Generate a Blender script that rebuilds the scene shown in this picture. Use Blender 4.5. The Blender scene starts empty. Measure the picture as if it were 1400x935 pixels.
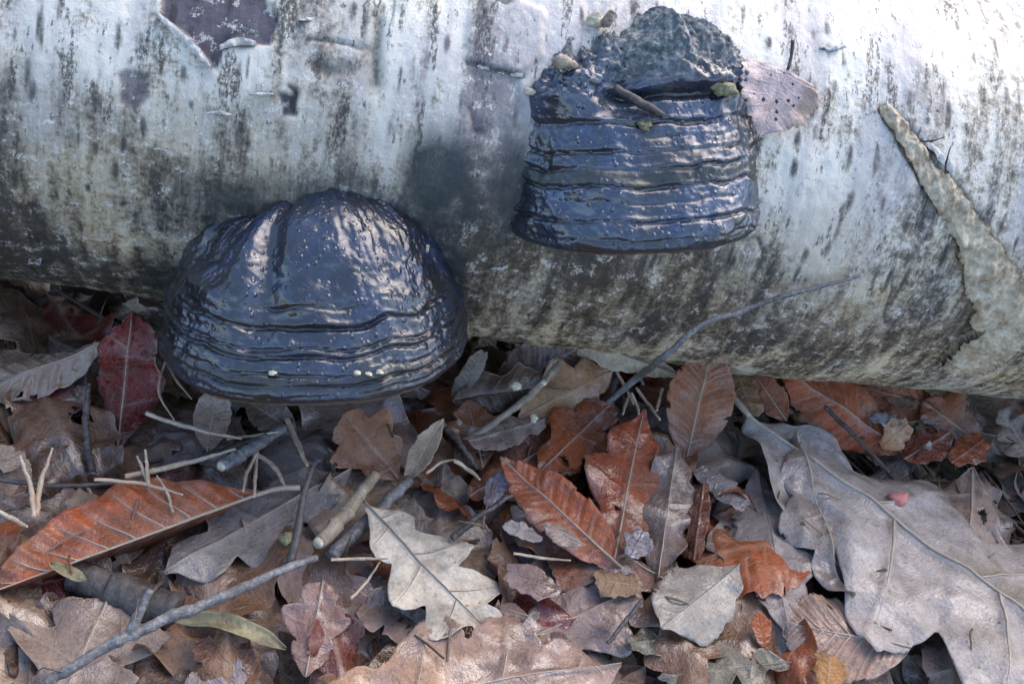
import bpy, math, random
import numpy as np
from mathutils import Vector, Matrix
random.seed(7); RNG = np.random.default_rng(7)
R_ = math.radians
sc = bpy.context.scene
COL = sc.collection
PX = 1501.0                     # focal length in photograph pixels (1400 x 935)

# ------------------------------------------------------------------ camera
LOG_R, LOG_Z = 0.1035, 0.105
PITCH = R_(40)
dn = np.array([.481, -.062, .084]); dn /= np.linalg.norm(dn)          # log axis seen from the camera (right, up, forward)
uf = -math.sin(PITCH)
best = None
for a in np.linspace(-1.2, 1.2, 24001):
    u = np.array([math.cos(PITCH)*math.sin(a), math.cos(PITCH)*math.cos(a), uf])
    e = abs(u @ dn)
    if best is None or e < best[0]: best = (e, u)
up = best[1]/np.linalg.norm(best[1])
X = dn; Z = up - dn*(up @ dn); Z /= np.linalg.norm(Z)
# camera axes are (right, up, -fwd) = right handed; build Y in that frame
def rh(v): return np.array([v[0], v[1], -v[2]])
Xc, Zc = rh(X), rh(Z); Yc = np.cross(Zc, Xc)
M3 = np.array([Xc, Yc, Zc])      # world = M3 @ cam_local
axis_pt = rh(np.array([-.073, .113, .5]))
CAM = np.array([0, 0, LOG_Z]) - M3 @ axis_pt
cam = bpy.data.cameras.new('camera'); camo = bpy.data.objects.new('camera', cam); COL.objects.link(camo)
mw = Matrix.Identity(4)
for i in range(3):
    for j in range(3): mw[i][j] = M3[i][j]
    mw[i][3] = CAM[i]
camo.matrix_world = mw
cam.sensor_width = 36; cam.lens = 36*PX/1400; cam.clip_start = .01; cam.clip_end = 500
cam.dof.use_dof = False
sc.camera = camo

# ------------------------------------------------------------------ light
SUN_D = np.array([.52, .52, .84]); SUN_D /= np.linalg.norm(SUN_D)
w = bpy.data.worlds.new('World'); sc.world = w; w.use_nodes = True
nt = w.node_tree; sky = nt.nodes.new('ShaderNodeTexSky'); sky.sky_type = 'NISHITA'; sky.sun_disc = False
sky.sun_elevation = math.asin(SUN_D[2]); sky.sun_rotation = math.atan2(SUN_D[0], SUN_D[1])
sky.air_density = 1.0; sky.dust_density = 1.6; sky.ozone_density = 1.6
nt.links.new(sky.outputs[0], nt.nodes['Background'].inputs[0]); nt.nodes['Background'].inputs[1].default_value = .14
sl = bpy.data.lights.new('sun', 'SUN'); sl.energy = 1.1; sl.angle = R_(75); sl.color = (1, .82, .62)
so = bpy.data.objects.new('sun', sl); COL.objects.link(so)
so.rotation_euler = Vector(-SUN_D).to_track_quat('-Z', 'Y').to_euler()
sc.view_settings.view_transform = 'Standard'; sc.view_settings.look = 'None'
sc.view_settings.exposure = 1.6; sc.view_settings.gamma = 1
try:
    sc.cycles.max_bounces = 6; sc.cycles.caustics_reflective = False; sc.cycles.caustics_refractive = False
except Exception: pass

# ------------------------------------------------------------------ pixel -> place
def ray(px, py):
    d = M3 @ np.array([(px-700)/PX, -(py-467.5)/PX, -1.0])
    return d/np.linalg.norm(d)
def gp(px, py, h=0.0):
    d = ray(px, py); t = (h-CAM[2])/d[2]
    return CAM + d*t
def log_hit(px, py, r=LOG_R):
    d = ray(px, py); o = CAM - np.array([0, 0, LOG_Z])
    a = d[1]**2+d[2]**2; b = o[1]*d[1]+o[2]*d[2]; c = o[1]**2+o[2]**2-r*r
    q = b*b-a*c
    t = (-b-math.sqrt(q))/a if q > 0 else -b/a
    return CAM + d*t
def log_us(px, py):
    p = log_hit(px, py)
    return p[0], LOG_R*math.atan2(p[2]-LOG_Z, -p[1])
def project(p):
    q = M3.T @ (np.asarray(p)-CAM)
    return 700+PX*q[0]/-q[2], 467.5-PX*q[1]/-q[2]

# ------------------------------------------------------------------ noise
TAB = RNG.random((64, 256, 256)).astype(np.float32)
def vn(x, y, seed=0):
    x = np.asarray(x, float); y = np.asarray(y, float); t = TAB[seed % 64]
    xi = np.floor(x).astype(int); yi = np.floor(y).astype(int); fx = x-xi; fy = y-yi
    fx = fx*fx*(3-2*fx); fy = fy*fy*(3-2*fy)
    a = t[xi & 255, yi & 255]; b = t[(xi+1) & 255, yi & 255]; c = t[xi & 255, (yi+1) & 255]; d = t[(xi+1) & 255, (yi+1) & 255]
    return (a*(1-fx)+b*fx)*(1-fy)+(c*(1-fx)+d*fx)*fy
def fbm(x, y, seed=0, o=4, g=.5):
    s = 0; a = 1; n = 0
    for k in range(o):
        s = s+a*vn(np.asarray(x)*2**k, np.asarray(y)*2**k, seed+k); n += a; a *= g
    return s/n*2-1              # about -1..1

# ------------------------------------------------------------------ materials
class NT:
    def __init__(s, name):
        s.m = bpy.data.materials.new(name); s.m.use_nodes = True; s.t = s.m.node_tree; s.b = s.t.nodes['Principled BSDF']
        s.out = s.t.nodes['Material Output']
    def n(s, ty, **kw):
        x = s.t.nodes.new(ty)
        for k, v in kw.items(): setattr(x, k, v)
        return x
    def put(s, sock, v):
        if hasattr(v, 'is_output') or isinstance(v, bpy.types.NodeSocket): s.t.links.new(v, sock)
        elif isinstance(v, (tuple, list)) and len(v) == 3 and sock.type == 'RGBA': sock.default_value = (*v, 1)
        else: sock.default_value = v
    def math(s, op, a, b=0.0, c=None, clamp=False):
        x = s.n('ShaderNodeMath', operation=op, use_clamp=clamp); s.put(x.inputs[0], a); s.put(x.inputs[1], b)
        if c is not None: s.put(x.inputs[2], c)
        return x.outputs[0]
    def mix(s, f, a, b, mode='MIX'):
        x = s.n('ShaderNodeMix', data_type='RGBA', blend_type=mode); s.put(x.inputs[0], f); s.put(x.inputs[6], a); s.put(x.inputs[7], b)
        return x.outputs[2]
    def attr(s, name, kind='GEOMETRY', out='Fac'):
        x = s.n('ShaderNodeAttribute', attribute_name=name, attribute_type=kind); return x.outputs[out]
    def noise(s, vec, scale, detail=4, rough=.55, dist=0.0):
        x = s.n('ShaderNodeTexNoise'); s.put(x.inputs['Vector'], vec); x.inputs['Scale'].default_value = scale
        x.inputs['Detail'].default_value = detail; x.inputs['Roughness'].default_value = rough; x.inputs['Distortion'].default_value = dist
        return x.outputs['Fac']
    def vmul(s, vec, k):
        x = s.n('ShaderNodeVectorMath', operation='MULTIPLY'); s.put(x.inputs[0], vec); x.inputs[1].default_value = k; return x.outputs[0]
    def vadd(s, vec, k):
        x = s.n('ShaderNodeVectorMath', operation='ADD'); s.put(x.inputs[0], vec); s.put(x.inputs[1], k); return x.outputs[0]
    def ramp(s, f, *stops):
        x = s.n('ShaderNodeValToRGB'); r = x.color_ramp
        while len(r.elements) < len(stops): r.elements.new(.5)
        for e, (p, c) in zip(r.elements, stops): e.position = p; e.color = (*c, 1) if len(c) == 3 else c
        s.put(x.inputs[0], f); return x.outputs[0]
    def step(s, f, lo, hi):
        x = s.n('ShaderNodeMapRange', interpolation_type='SMOOTHSTEP'); s.put(x.inputs[0], f)
        x.inputs[1].default_value = lo; x.inputs[2].default_value = hi; return x.outputs[0]
    def bump(s, h, strength, dist, normal=None):
        x = s.n('ShaderNodeBump'); s.put(x.inputs['Height'], h); x.inputs['Strength'].default_value = strength; x.inputs['Distance'].default_value = dist
        if normal is not None: s.put(x.inputs['Normal'], normal)
        return x.outputs[0]
    def coord(s, which='Object'):
        return s.n('ShaderNodeTexCoord').outputs[which]

def bark_material():
    m = NT('birch_bark'); co = m.attr('bark_co', out='Vector')
    st = m.vmul(co, (1.15, .24, 1)); st2 = m.vmul(co, (1, .11, 1))
    n1 = m.noise(st, 38, 5, .62); n2 = m.noise(st2, 190, 4, .65); n3 = m.noise(co, 420, 4, .7); n4 = m.noise(co, 26, 4, .6)
    n5 = m.noise(m.vadd(st, (3.1, 1.7, 0)), 95, 5, .68)
    n6 = m.noise(m.vadd(co, (7.7, 2.2, 0)), 150, 5, .7)
    v = m.math('ADD', m.math('MULTIPLY', n1, 1.05), m.math('MULTIPLY', n2, .75))
    v = m.math('ADD', v, m.math('MULTIPLY', n3, .75)); v = m.math('ADD', v, m.math('MULTIPLY', n5, 1.15)); v = m.math('ADD', v, m.math('MULTIPLY', n6, 1.4))
    v = m.math('ADD', v, -2.02)
    v = m.math('ADD', v, m.math('MULTIPLY', m.attr('white'), .42)); v = m.math('SUBTRACT', v, m.math('MULTIPLY', m.attr('dirt_shade'), .24))
    n7 = m.noise(m.vmul(co, (1, .55, 1)), 900, 4, .75)
    v = m.math('ADD', v, m.math('MULTIPLY', m.math('ADD', n7, -.5), .9))
    v = m.math('ADD', m.math('MULTIPLY', m.math('ADD', v, -.5), 1.3), .5)
    col = m.ramp(v, (.16, (.07, .063, .058)), (.36, (.195, .175, .15)), (.5, (.32, .29, .245)), (.66, (.54, .49, .40)), (.92, (.85, .81, .73)))
    sky_cool = m.attr('sky_cool'); tint = m.mix(m.math('MULTIPLY', m.step(n4, .36, .60), m.math('SUBTRACT', 1.0, sky_cool)), (1, .97, .92), (1.0, .87, .66))  # blue skylight on the log's upper side, put into the bark colour
    col = m.mix(m.math('MULTIPLY', m.math('MULTIPLY', sky_cool, m.step(m.noise(m.vadd(st, (1, 9, 0)), 24, 4, .6), .45, .58)), .6), col, m.mix(n7, (.30, .285, .33), (.55, .53, .58))); col = m.mix(1.0, col, tint, 'MULTIPLY')
    col = m.mix(m.math('MULTIPLY', m.math('MULTIPLY', m.attr('dirt_shade'), .45, clamp=True), m.step(m.math('ADD', n6, m.math('MULTIPLY', n7, .5)), .58, .82)), col, m.mix(n3, (.07, .056, .045), (.21, .18, .145)))
    # peeled cork
    pk = m.ramp(m.math('ADD', m.math('MULTIPLY', n5, .6), m.math('MULTIPLY', n3, .4)), (.3, (.045, .036, .045)), (.55, (.14, .115, .13)), (.75, (.26, .22, .22)))
    col = m.mix(m.attr('peel'), col, pk)
    # lenticels, cracks and shade painted dark beside the brackets
    dk = m.math('MULTIPLY', m.attr('dark'), m.step(m.math('ADD', n5, m.math('MULTIPLY', n3, .6)), .48, .92), clamp=True)
    dk = m.math('MAXIMUM', dk, m.math('MULTIPLY', m.attr('dark'), .62))
    col = m.mix(dk, col, (.032, .030, .030))
    # small dark flecks
    vor = m.n('ShaderNodeTexVoronoi', feature='F1'); m.put(vor.inputs['Vector'], m.vmul(co, (1, .35, 1))); vor.inputs['Scale'].default_value = 150
    fl = m.math('MULTIPLY', m.step(vor.outputs['Distance'], .26, .12), m.step(n1, .56, .40))
    col = m.mix(m.math('MULTIPLY', fl, .75), col, (.05, .046, .044))
    wf = m.math('MULTIPLY', m.step(n6, .56, .60), m.step(n7, .44, .52)); col = m.mix(m.math('MULTIPLY', wf, m.math('SUBTRACT', .75, m.math('MULTIPLY', m.attr('dark'), .75))), col, (.78, .74, .67))
    n8 = m.noise(m.vadd(m.vmul(co, (1.2, .42, 1)), (4, 4, 0)), 210, 5, .7); df = m.math('MULTIPLY', m.math('MAXIMUM', m.step(n5, .42, .38), m.step(n8, .40, .365)), m.step(n7, .58, .48)); col = m.mix(m.math('MULTIPLY', df, .8), col, (.065, .058, .052))
    col = m.mix(m.math('MULTIPLY', m.attr('scar_shade'), m.math('ADD', .72, m.math('MULTIPLY', n7, .4)), clamp=True), col, m.mix(n4, (.009, .014, .017), (.04, .062, .072)))
    m.put(m.b.inputs['Base Color'], col)
    m.put(m.b.inputs['Roughness'], m.math('ADD', .42, m.math('MULTIPLY', n3, .4)))
    m.b.inputs['Specular IOR Level'].default_value = .45
    h = m.math('ADD', m.math('MULTIPLY', n2, .8), n3); h = m.math('ADD', h, m.math('MULTIPLY', n5, .9)); h = m.math('ADD', h, m.math('MULTIPLY', n7, .5)); h = m.math('SUBTRACT', h, m.math('MULTIPLY', fl, .5)); h = m.math('ADD', h, m.math('MULTIPLY', wf, .5))
    m.put(m.b.inputs['Normal'], m.bump(h, .5, .0009))
    return m.m

def crust_material(name, light, dark, moss):
    """black fungus crust, wet, with blue sky sheen put into the colour"""
    m = NT(name); co = m.coord()
    n1 = m.noise(co, 60, 4, .6); n2 = m.noise(co, 420, 4, .65); n3 = m.noise(co, 1100, 2, .6)
    col = m.mix(m.step(n1, .32, .7), dark, light)
    band = m.attr('band')
    col = m.mix(m.math('MULTIPLY', band, m.step(n2, .25, .6)), col, moss)
    col = m.mix(m.attr('groove'), col, (.008, .008, .008))
    col = m.mix(m.math('MULTIPLY', m.step(n2, .70, .78), .4), col, (.22, .2, .17))
    col = m.mix(m.attr('old'), col, m.ramp(n2, (.32, (.04, .048, .052)), (.5, (.12, .14, .145)), (.70, (.36, .38, .37))))
    m.put(m.b.inputs['Base Color'], col)
    r = m.math('ADD', .24, m.math('MULTIPLY', n2, .28)); r = m.math('ADD', r, m.math('MULTIPLY', m.math('MAXIMUM', band, m.attr('groove')), .32))
    r = m.math('ADD', r, m.math('MULTIPLY', m.attr('old'), .4), clamp=True)
    m.put(m.b.inputs['Roughness'], r); m.b.inputs['Specular IOR Level'].default_value = .45
    m.put(m.b.inputs['Coat Weight'], m.math('MULTIPLY', m.math('SUBTRACT', 1.0, m.math('MAXIMUM', m.attr('old'), m.math('MULTIPLY', m.attr('band'), .55))), .8)); m.b.inputs['Coat Roughness'].default_value = .09; m.b.inputs['Coat IOR'].default_value = 1.85
    nb = m.bump(m.math('ADD', n2, m.math('MULTIPLY', n3, .4)), .55, .0012)
    vor = m.n('ShaderNodeTexVoronoi', feature='F1'); m.put(vor.inputs['Vector'], co); vor.inputs['Scale'].default_value = 330
    pits = m.math('MULTIPLY', m.step(vor.outputs['Distance'], .34, .16), m.step(n1, .36, .56))
    nb = m.bump(pits, .6, .0010, nb)
    m.put(m.b.inputs['Normal'], nb); m.put(m.b.inputs['Coat Normal'], m.bump(pits, .5, .0008, m.bump(n2, .25, .0010)))
    return m.m

def leaf_material(name, rough=.50, coat=.15, vein_light=.5, trans=.12, soak=1.0):
    m = NT(name); co = m.attr('leaf_co', out='Vector')
    oi = m.n('ShaderNodeObjectInfo'); rnd = m.vmul(m.n('ShaderNodeCombineXYZ').outputs[0], (1, 1, 1))
    cx = m.n('ShaderNodeCombineXYZ'); m.put(cx.inputs[0], m.math('MULTIPLY', oi.outputs['Random'], 37.0)); m.put(cx.inputs[1], m.math('MULTIPLY', oi.outputs['Random'], 91.0))
    p = m.vadd(co, cx.outputs[0])
    base = oi.outputs['Color']; second = m.attr('blotch_colour', 'OBJECT', 'Color')
    n1 = m.noise(p, 34, 4, .6, .6); n2 = m.noise(p, 150, 4, .65); n3 = m.noise(p, 700, 3, .7)
    n0 = m.noise(p, 13, 3, .6, .8)
    col = m.mix(m.step(m.math('ADD', m.math('MULTIPLY', n0, .9), m.math('MULTIPLY', n1, .35)), .56, .70), base, second)
    col = m.mix(m.math('MULTIPLY', m.step(m.math('ADD', m.noise(m.vadd(p, (9, 3, 0)), 28, 5, .65), m.math('MULTIPLY', n3, .1)), .58, .72), .65), col, m.mix(.75, base, (.05, .028, .02)))
    mott = m.ramp(m.math('ADD', m.math('MULTIPLY', n2, .6), m.math('MULTIPLY', n3, .4)), (.3, (.38, .34, .32)), (.5, (.95, .94, .93)), (.70, (1.38, 1.34, 1.28)))
    col = m.mix(.85, col, mott, 'MULTIPLY')
    spot = m.step(m.noise(m.vadd(p, (5, 5, 0)), 210, 2, .4), .70, .76); col = m.mix(m.math('MULTIPLY', spot, .75), col, (.025, .018, .014))
    col = m.mix(m.math('MULTIPLY', m.attr('vein'), vein_light), col, m.mix(.55, base, (.55, .47, .38)))
    col = m.mix(m.math('MULTIPLY', m.step(m.math('ADD', m.attr('edge'), m.math('MULTIPLY', n1, .3)), 1.03, 1.2), .45), col, m.mix(.5, base, (.55, .48, .40)))
    # reticulate fine veins
    vor = m.n('ShaderNodeTexVoronoi', feature='DISTANCE_TO_EDGE'); m.put(vor.inputs['Vector'], p); vor.inputs['Scale'].default_value = 430
    net = m.step(vor.outputs['Distance'], .10, .0)
    col = m.mix(m.math('MULTIPLY', net, .22), col, m.mix(.5, base, (.5, .42, .34)))
    col = m.mix(1.0, col, (soak, soak*.97, soak*.96), 'MULTIPLY')
    m.put(m.b.inputs['Base Color'], col)
    rr = m.math('ADD', rough-.16, m.math('MULTIPLY', n2, .36)); rr = m.math('ADD', rr, m.math('MULTIPLY', m.step(n1, .62, .45), -.08))
    m.put(m.b.inputs['Roughness'], rr); m.b.inputs['Specular IOR Level'].default_value = .4
    m.put(m.b.inputs['Coat Weight'], m.math('MULTIPLY', m.step(m.noise(m.vadd(p, (2, 8, 0)), 40, 4, .6), .47, .58), coat)); m.b.inputs['Coat Roughness'].default_value = .12; m.b.inputs['Coat IOR'].default_value = 1.8
    h = m.math('ADD', m.math('MULTIPLY', n2, 1.3), m.math('MULTIPLY', n3, .5)); h = m.math('ADD', h, m.math('MULTIPLY', net, .08)); h = m.math('ADD', h, m.math('MULTIPLY', m.attr('vein'), .25))
    nb = m.bump(h, .8, .0014); m.put(m.b.inputs['Normal'], nb); m.put(m.b.inputs['Coat Normal'], m.bump(h, .5, .0010))
    if trans:
        tr = m.n('ShaderNodeBsdfTranslucent'); m.put(tr.inputs[0], m.mix(1.0, col, (1.3, .8, .5), 'MULTIPLY'))
        ms = m.n('ShaderNodeMixShader'); ms.inputs[0].default_value = trans
        m.t.links.new(m.b.outputs[0], ms.inputs[1]); m.t.links.new(tr.outputs[0], ms.inputs[2]); m.t.links.new(ms.outputs[0], m.out.inputs[0])
    return m.m

def wood_material(name, a, b, rough=.6, scale=90, stretch=(1, 1, 1)):
    m = NT(name); co = m.vmul(m.coord(), stretch)
    n1 = m.noise(co, scale, 4, .65); n2 = m.noise(co, scale*7, 3, .65)
    n0 = m.noise(co, scale*2.6, 3, .7); v = m.math('ADD', m.math('MULTIPLY', n1, .4), m.math('MULTIPLY', n2, .3)); v = m.math('ADD', v, m.math('MULTIPLY', n0, .3))
    col = m.ramp(v, (.36, a), (.50, tuple((x+y)*.42 for x, y in zip(a, b))), (.62, b)); m.put(m.b.inputs['Base Color'], col)
    m.put(m.b.inputs['Roughness'], rough); m.put(m.b.inputs['Normal'], m.bump(v, .7, .0012))
    return m.m

M = {}
M['bark'] = bark_material()
M['crust'] = crust_material('wet_black_crust', (.008, .020, .062), (.002, .003, .006), (.03, .029, .022))  # blue of the reflected sky partly put into the base colour
M['crust2'] = crust_material('blue_sheen_crust', (.014, .038, .10), (.003, .006, .013), (.03, .036, .024))  # bluer still: sky sheen painted into the crust colour
M['leaf'] = leaf_material('damp_leaf', .44, .5, soak=.97)
M['leaf_wet'] = leaf_material('wet_leaf', .34, 1.0, .3, soak=.86)
M['leaf_dry'] = leaf_material('dry_leaf', .55, .12, .6, .15)
M['vein'] = wood_material('leaf_vein', (.34, .27, .2), (.52, .44, .36), .5)
M['vein_dark'] = wood_material('dark_leaf_vein', (.12, .10, .09), (.3, .26, .23), .5)
M['twig'] = wood_material('grey_twig', (.05, .045, .045), (.30, .29, .29), .55, 160)
M['twig_dark'] = wood_material('dark_twig', (.02, .017, .016), (.11, .095, .09), .5, 160)
M['needle'] = wood_material('straw_needle', (.36, .26, .17), (.62, .50, .38), .5, 120)
M['stick'] = wood_material('bare_stick', (.16, .12, .085), (.42, .35, .26), .55, 120)
M['cut'] = wood_material('broken_wood', (.4, .33, .24), (.72, .66, .55), .6, 300)
M['green'] = wood_material('yellow_green_strip', (.09, .08, .045), (.30, .265, .15), .5, 60, (1, 1, 1))
M['cream'] = wood_material('cream_crumb', (.5, .44, .30), (.8, .74, .56), .6, 300)
M['pink'] = wood_material('pink_gall', (.5, .14, .13), (.75, .30, .27), .4, 500)
M['stone'] = wood_material('mossy_crumb', (.10, .09, .05), (.38, .36, .2), .6, 400)
M['pore'] = wood_material('pore_surface', (.10, .07, .045), (.26, .2, .14), .7, 400)
M['hair'] = wood_material('fine_fibre', (.03, .028, .028), (.08, .07, .07), .6)

def soil_material():
    m = NT('soil'); co = m.coord(); n1 = m.noise(co, 14, 6, .65); n2 = m.noise(co, 160, 4, .7)
    v = m.math('ADD', m.math('MULTIPLY', n1, .5), m.math('MULTIPLY', n2, .5))
    m.put(m.b.inputs['Base Color'], m.ramp(v, (.3, (.012, .009, .008)), (.52, (.045, .032, .024)), (.7, (.11, .08, .06))))
    m.b.inputs['Roughness'].default_value = .8; m.put(m.b.inputs['Normal'], m.bump(v, .9, .006)); return m.m
M['soil'] = soil_material()
def strip_material():
    m = NT('torn_bark'); co = m.attr('bark_co', out='Vector')
    n1 = m.noise(m.vmul(co, (1, .9, 1)), 110, 5, .75); n2 = m.noise(co, 420, 4, .7); v = m.math('ADD', m.math('MULTIPLY', n1, .6), m.math('MULTIPLY', n2, .45))
    v = m.math('SUBTRACT', v, m.math('MULTIPLY', m.attr('dark'), .10))
    m.put(m.b.inputs['Base Color'], m.ramp(v, (.26, (.05, .042, .03)), (.37, (.22, .17, .11)), (.48, (.43, .345, .235)), (.64, (.70, .61, .46))))
    m.b.inputs['Roughness'].default_value = .65; m.put(m.b.inputs['Normal'], m.bump(v, .9, .0018)); return m.m
M['strip'] = strip_material()

# ------------------------------------------------------------------ mesh helpers
def mesh_np(name, V, F, attrs=None, smooth=True):
    """V (n,3), F (m,4) or (m,3) numpy -> mesh"""
    me = bpy.data.meshes.new(name); V = np.asarray(V, np.float32); F = np.asarray(F, np.int32)
    k = F.shape[1]
    me.vertices.add(len(V)); me.vertices.foreach_set('co', V.ravel())
    me.loops.add(F.size); me.loops.foreach_set('vertex_index', F.ravel())
    me.polygons.add(len(F)); me.polygons.foreach_set('loop_start', np.arange(0, F.size, k, dtype=np.int32)); me.polygons.foreach_set('loop_total', np.full(len(F), k, np.int32))
    me.update(calc_edges=True); me.validate()
    if smooth: me.polygons.foreach_set('use_smooth', np.ones(len(me.polygons), bool))
    for n, a in (attrs or {}).items():
        a = np.asarray(a, np.float32)
        if a.ndim == 2:
            at = me.attributes.new(n, 'FLOAT_VECTOR', 'POINT'); at.data.foreach_set('vector', a.ravel())
        else:
            at = me.attributes.new(n, 'FLOAT', 'POINT'); at.data.foreach_set('value', a.ravel())
    return me
def grid_faces(r, c, wrap=False):
    i = np.arange(r-1)[:, None]*c; j = np.arange(c if wrap else c-1)[None]; j2 = (j+1) % c
    a = (i+j).ravel(); b = (i+j2).ravel(); d = (i+c+j2).ravel(); e = (i+c+j).ravel()
    return np.stack([a, b, d, e], 1)
def obj(name, me, mat, parent=None, loc=None):
    o = bpy.data.objects.new(name, me); COL.objects.link(o)
    if mat is not None:
        me.materials.clear(); me.materials.append(mat)
    if loc is not None: o.location = loc
    if parent is not None: o.parent = parent
    return o
def tag(o, label=None, cat=None, group=None, kind=None):
    if label: o['label'] = label
    if cat: o['category'] = cat
    if group: o['group'] = group
    if kind: o['kind'] = kind
    return o
def tube_arrays(P, rad, sides=7, cap=True, knob=0.0, seed=0):
    """smooth tube through the points P with radii rad"""
    P = np.asarray(P, float); n = len(P); rad = np.broadcast_to(np.asarray(rad, float), (n,))
    T = np.gradient(P, axis=0); T /= np.linalg.norm(T, axis=1)[:, None]+1e-12
    ref = np.array([0, 0, 1.0]) if abs(T[0][2]) < .9 else np.array([1.0, 0, 0])
    A = np.cross(T, ref); A /= np.linalg.norm(A, axis=1)[:, None]+1e-12; B = np.cross(T, A)
    th = np.arange(sides)*2*math.pi/sides
    rr = rad[:, None]*(1+knob*.6*fbm(np.arange(n)[:, None]*.23, 3+np.cos(th[None])*.9+0*np.sin(th[None]), seed, 2))
    V = P[:, None]+A[:, None]*(np.cos(th)[None, :, None]*rr[..., None])+B[:, None]*(np.sin(th)[None, :, None]*rr[..., None])
    V = V.reshape(-1, 3); F = grid_faces(n, sides, True)
    if cap:
        V = np.vstack([V, P[:1], P[-1:]]); a, b = n*sides, n*sides+1
        F = list(map(tuple, F)); j = np.arange(sides)
        F = np.array(F+[(a, (k+1) % sides, k, k) for k in j]+[(b, (n-1)*sides+k, (n-1)*sides+(k+1) % sides, (n-1)*sides+(k+1) % sides) for k in j])
    return V, F
def quads_mesh(name, V, F, attrs=None):
    """like mesh_np but lets triangles hide in quads (last index repeated)"""
    F = np.asarray(F); tri = F[:, 2] == F[:, 3]
    me = bpy.data.meshes.new(name); me.from_pydata([tuple(v) for v in np.asarray(V, float)], [], [tuple(f[:3]) if t else tuple(f) for f, t in zip(F.tolist(), tri)])
    me.polygons.foreach_set('use_smooth', np.ones(len(me.polygons), bool))
    for n, a in (attrs or {}).items():
        at = me.attributes.new(n, 'FLOAT', 'POINT'); at.data.foreach_set('value', np.asarray(a, np.float32))
    me.update(); return me
def spline(P, n):
    P = np.asarray(P, float); d = np.r_[0, np.cumsum(np.linalg.norm(np.diff(P, axis=0), axis=1))]; t = np.linspace(0, d[-1], n)
    if len(P) < 3: return np.stack([np.interp(t, d, P[:, k]) for k in range(3)], 1)
    m = np.gradient(P, d, axis=0); i = np.clip(np.searchsorted(d, t, 'right')-1, 0, len(P)-2); h = (d[i+1]-d[i]); s = (t-d[i])/h
    h00 = 2*s**3-3*s**2+1; h10 = s**3-2*s**2+s; h01 = -2*s**3+3*s**2; h11 = s**3-s**2
    return h00[:, None]*P[i]+(h10*h)[:, None]*m[i]+h01[:, None]*P[i+1]+(h11*h)[:, None]*m[i+1]

# ------------------------------------------------------------------ ground
def axis_lin(lo, hi, step, far):
    c = np.arange(lo, hi+1e-9, step); e = far
    l = lo-np.geomspace(step, e, 26)[::-1]; r = hi+np.geomspace(step, e, 26)
    return np.r_[l, c, r]
gx = axis_lin(-.6, .8, .006, 60); gy = axis_lin(-.6, .6, .006, 60)
GX, GY = np.meshgrid(gx, gy)
def soil_h(x, y):
    near = np.exp(-(np.hypot(x, y)/1.2)**2)
    return -.016 + near*(.006*fbm(x*18, y*18, 3, 4)) + (1-near)*.10*fbm(x*.6, y*.6, 9, 3)*np.clip(np.hypot(x, y)/3, 0, 1)
GZ = soil_h(GX, GY)
tag(obj('ground', mesh_np('ground', np.stack([GX, GY, GZ], 2).reshape(-1, 3), grid_faces(*GX.shape)), M['soil']), kind='structure')

# ------------------------------------------------------------------ the birch log
ux = np.r_[np.linspace(-1.3, -.33, 30)[:-1], np.arange(-.33, .50, .0009), np.linspace(.50, 1.5, 30)[1:]]
ph = np.r_[np.arange(R_(-72), R_(128), .0009/LOG_R), np.linspace(R_(128), R_(288), 50)[1:-1]]
UX, PH = np.meshgrid(ux, ph); SS = PH*LOG_R
def ell(px, py, rx, ry, ang=0, soft=.5):
    """soft elliptical patch centred on the bark at a pixel; radii in metres along the log / round it"""
    u0, s0 = log_us(px, py); du, ds = UX-u0, SS-s0; c, s = math.cos(ang), math.sin(ang)
    q = np.hypot((du*c+ds*s)/rx, (-du*s+ds*c)/ry)
    return q
WOB = fbm(UX*70, SS*45, 5, 4); WOB2 = fbm(UX*200, SS*120, 11, 3)
def patch(px, py, rx, ry, ang=0, soft=.35, wob=.35):
    q = ell(px, py, rx, ry, ang)+wob*WOB
    return np.clip((1+soft-q)/(2*soft), 0, 1)
def poly_mask(pts, soft=.0012, wob=.002):
    P = np.array([log_us(*p) for p in pts]); x = UX+wob*WOB2; y = SS+wob*WOB
    inside = np.zeros(UX.shape, bool); dist = np.full(UX.shape, 9.0)
    lo = P.min(0)-.02; hi = P.max(0)+.02; sel = (UX > lo[0]) & (UX < hi[0]) & (SS > lo[1]) & (SS < hi[1])
    xs, ys = x[sel], y[sel]; ins = np.zeros(xs.shape, bool); dd = np.full(xs.shape, 9.0)
    for (x0, y0), (x1, y1) in zip(P, np.roll(P, -1, 0)):
        cr = ((y0 > ys) != (y1 > ys)) & (xs < (x1-x0)*(ys-y0)/(y1-y0+1e-12)+x0); ins ^= cr
        ex, ey = x1-x0, y1-y0; t = np.clip(((xs-x0)*ex+(ys-y0)*ey)/(ex*ex+ey*ey+1e-12), 0, 1); dd = np.minimum(dd, np.hypot(xs-x0-t*ex, ys-y0-t*ey))
    sd = np.where(ins, dd, -dd); m = np.zeros(UX.shape); m[sel] = np.clip(.5+sd/(2*soft), 0, 1); return m
def line_mask(pts, wid, wob=.0015):
    P = np.array([log_us(*p) for p in pts]); x = UX+wob*WOB2; y = SS+wob*WOB2.T.reshape(WOB2.shape) if False else SS+wob*WOB
    d = np.full(UX.shape, 9.0)
    for (x0, y0), (x1, y1) in zip(P[:-1], P[1:]):
        ex, ey = x1-x0, y1-y0; t = np.clip(((x-x0)*ex+(y-y0)*ey)/(ex*ex+ey*ey+1e-12), 0, 1); d = np.minimum(d, np.hypot(x-x0-t*ex, y-y0-t*ey))
    return np.exp(-(d/wid)**2)
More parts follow.
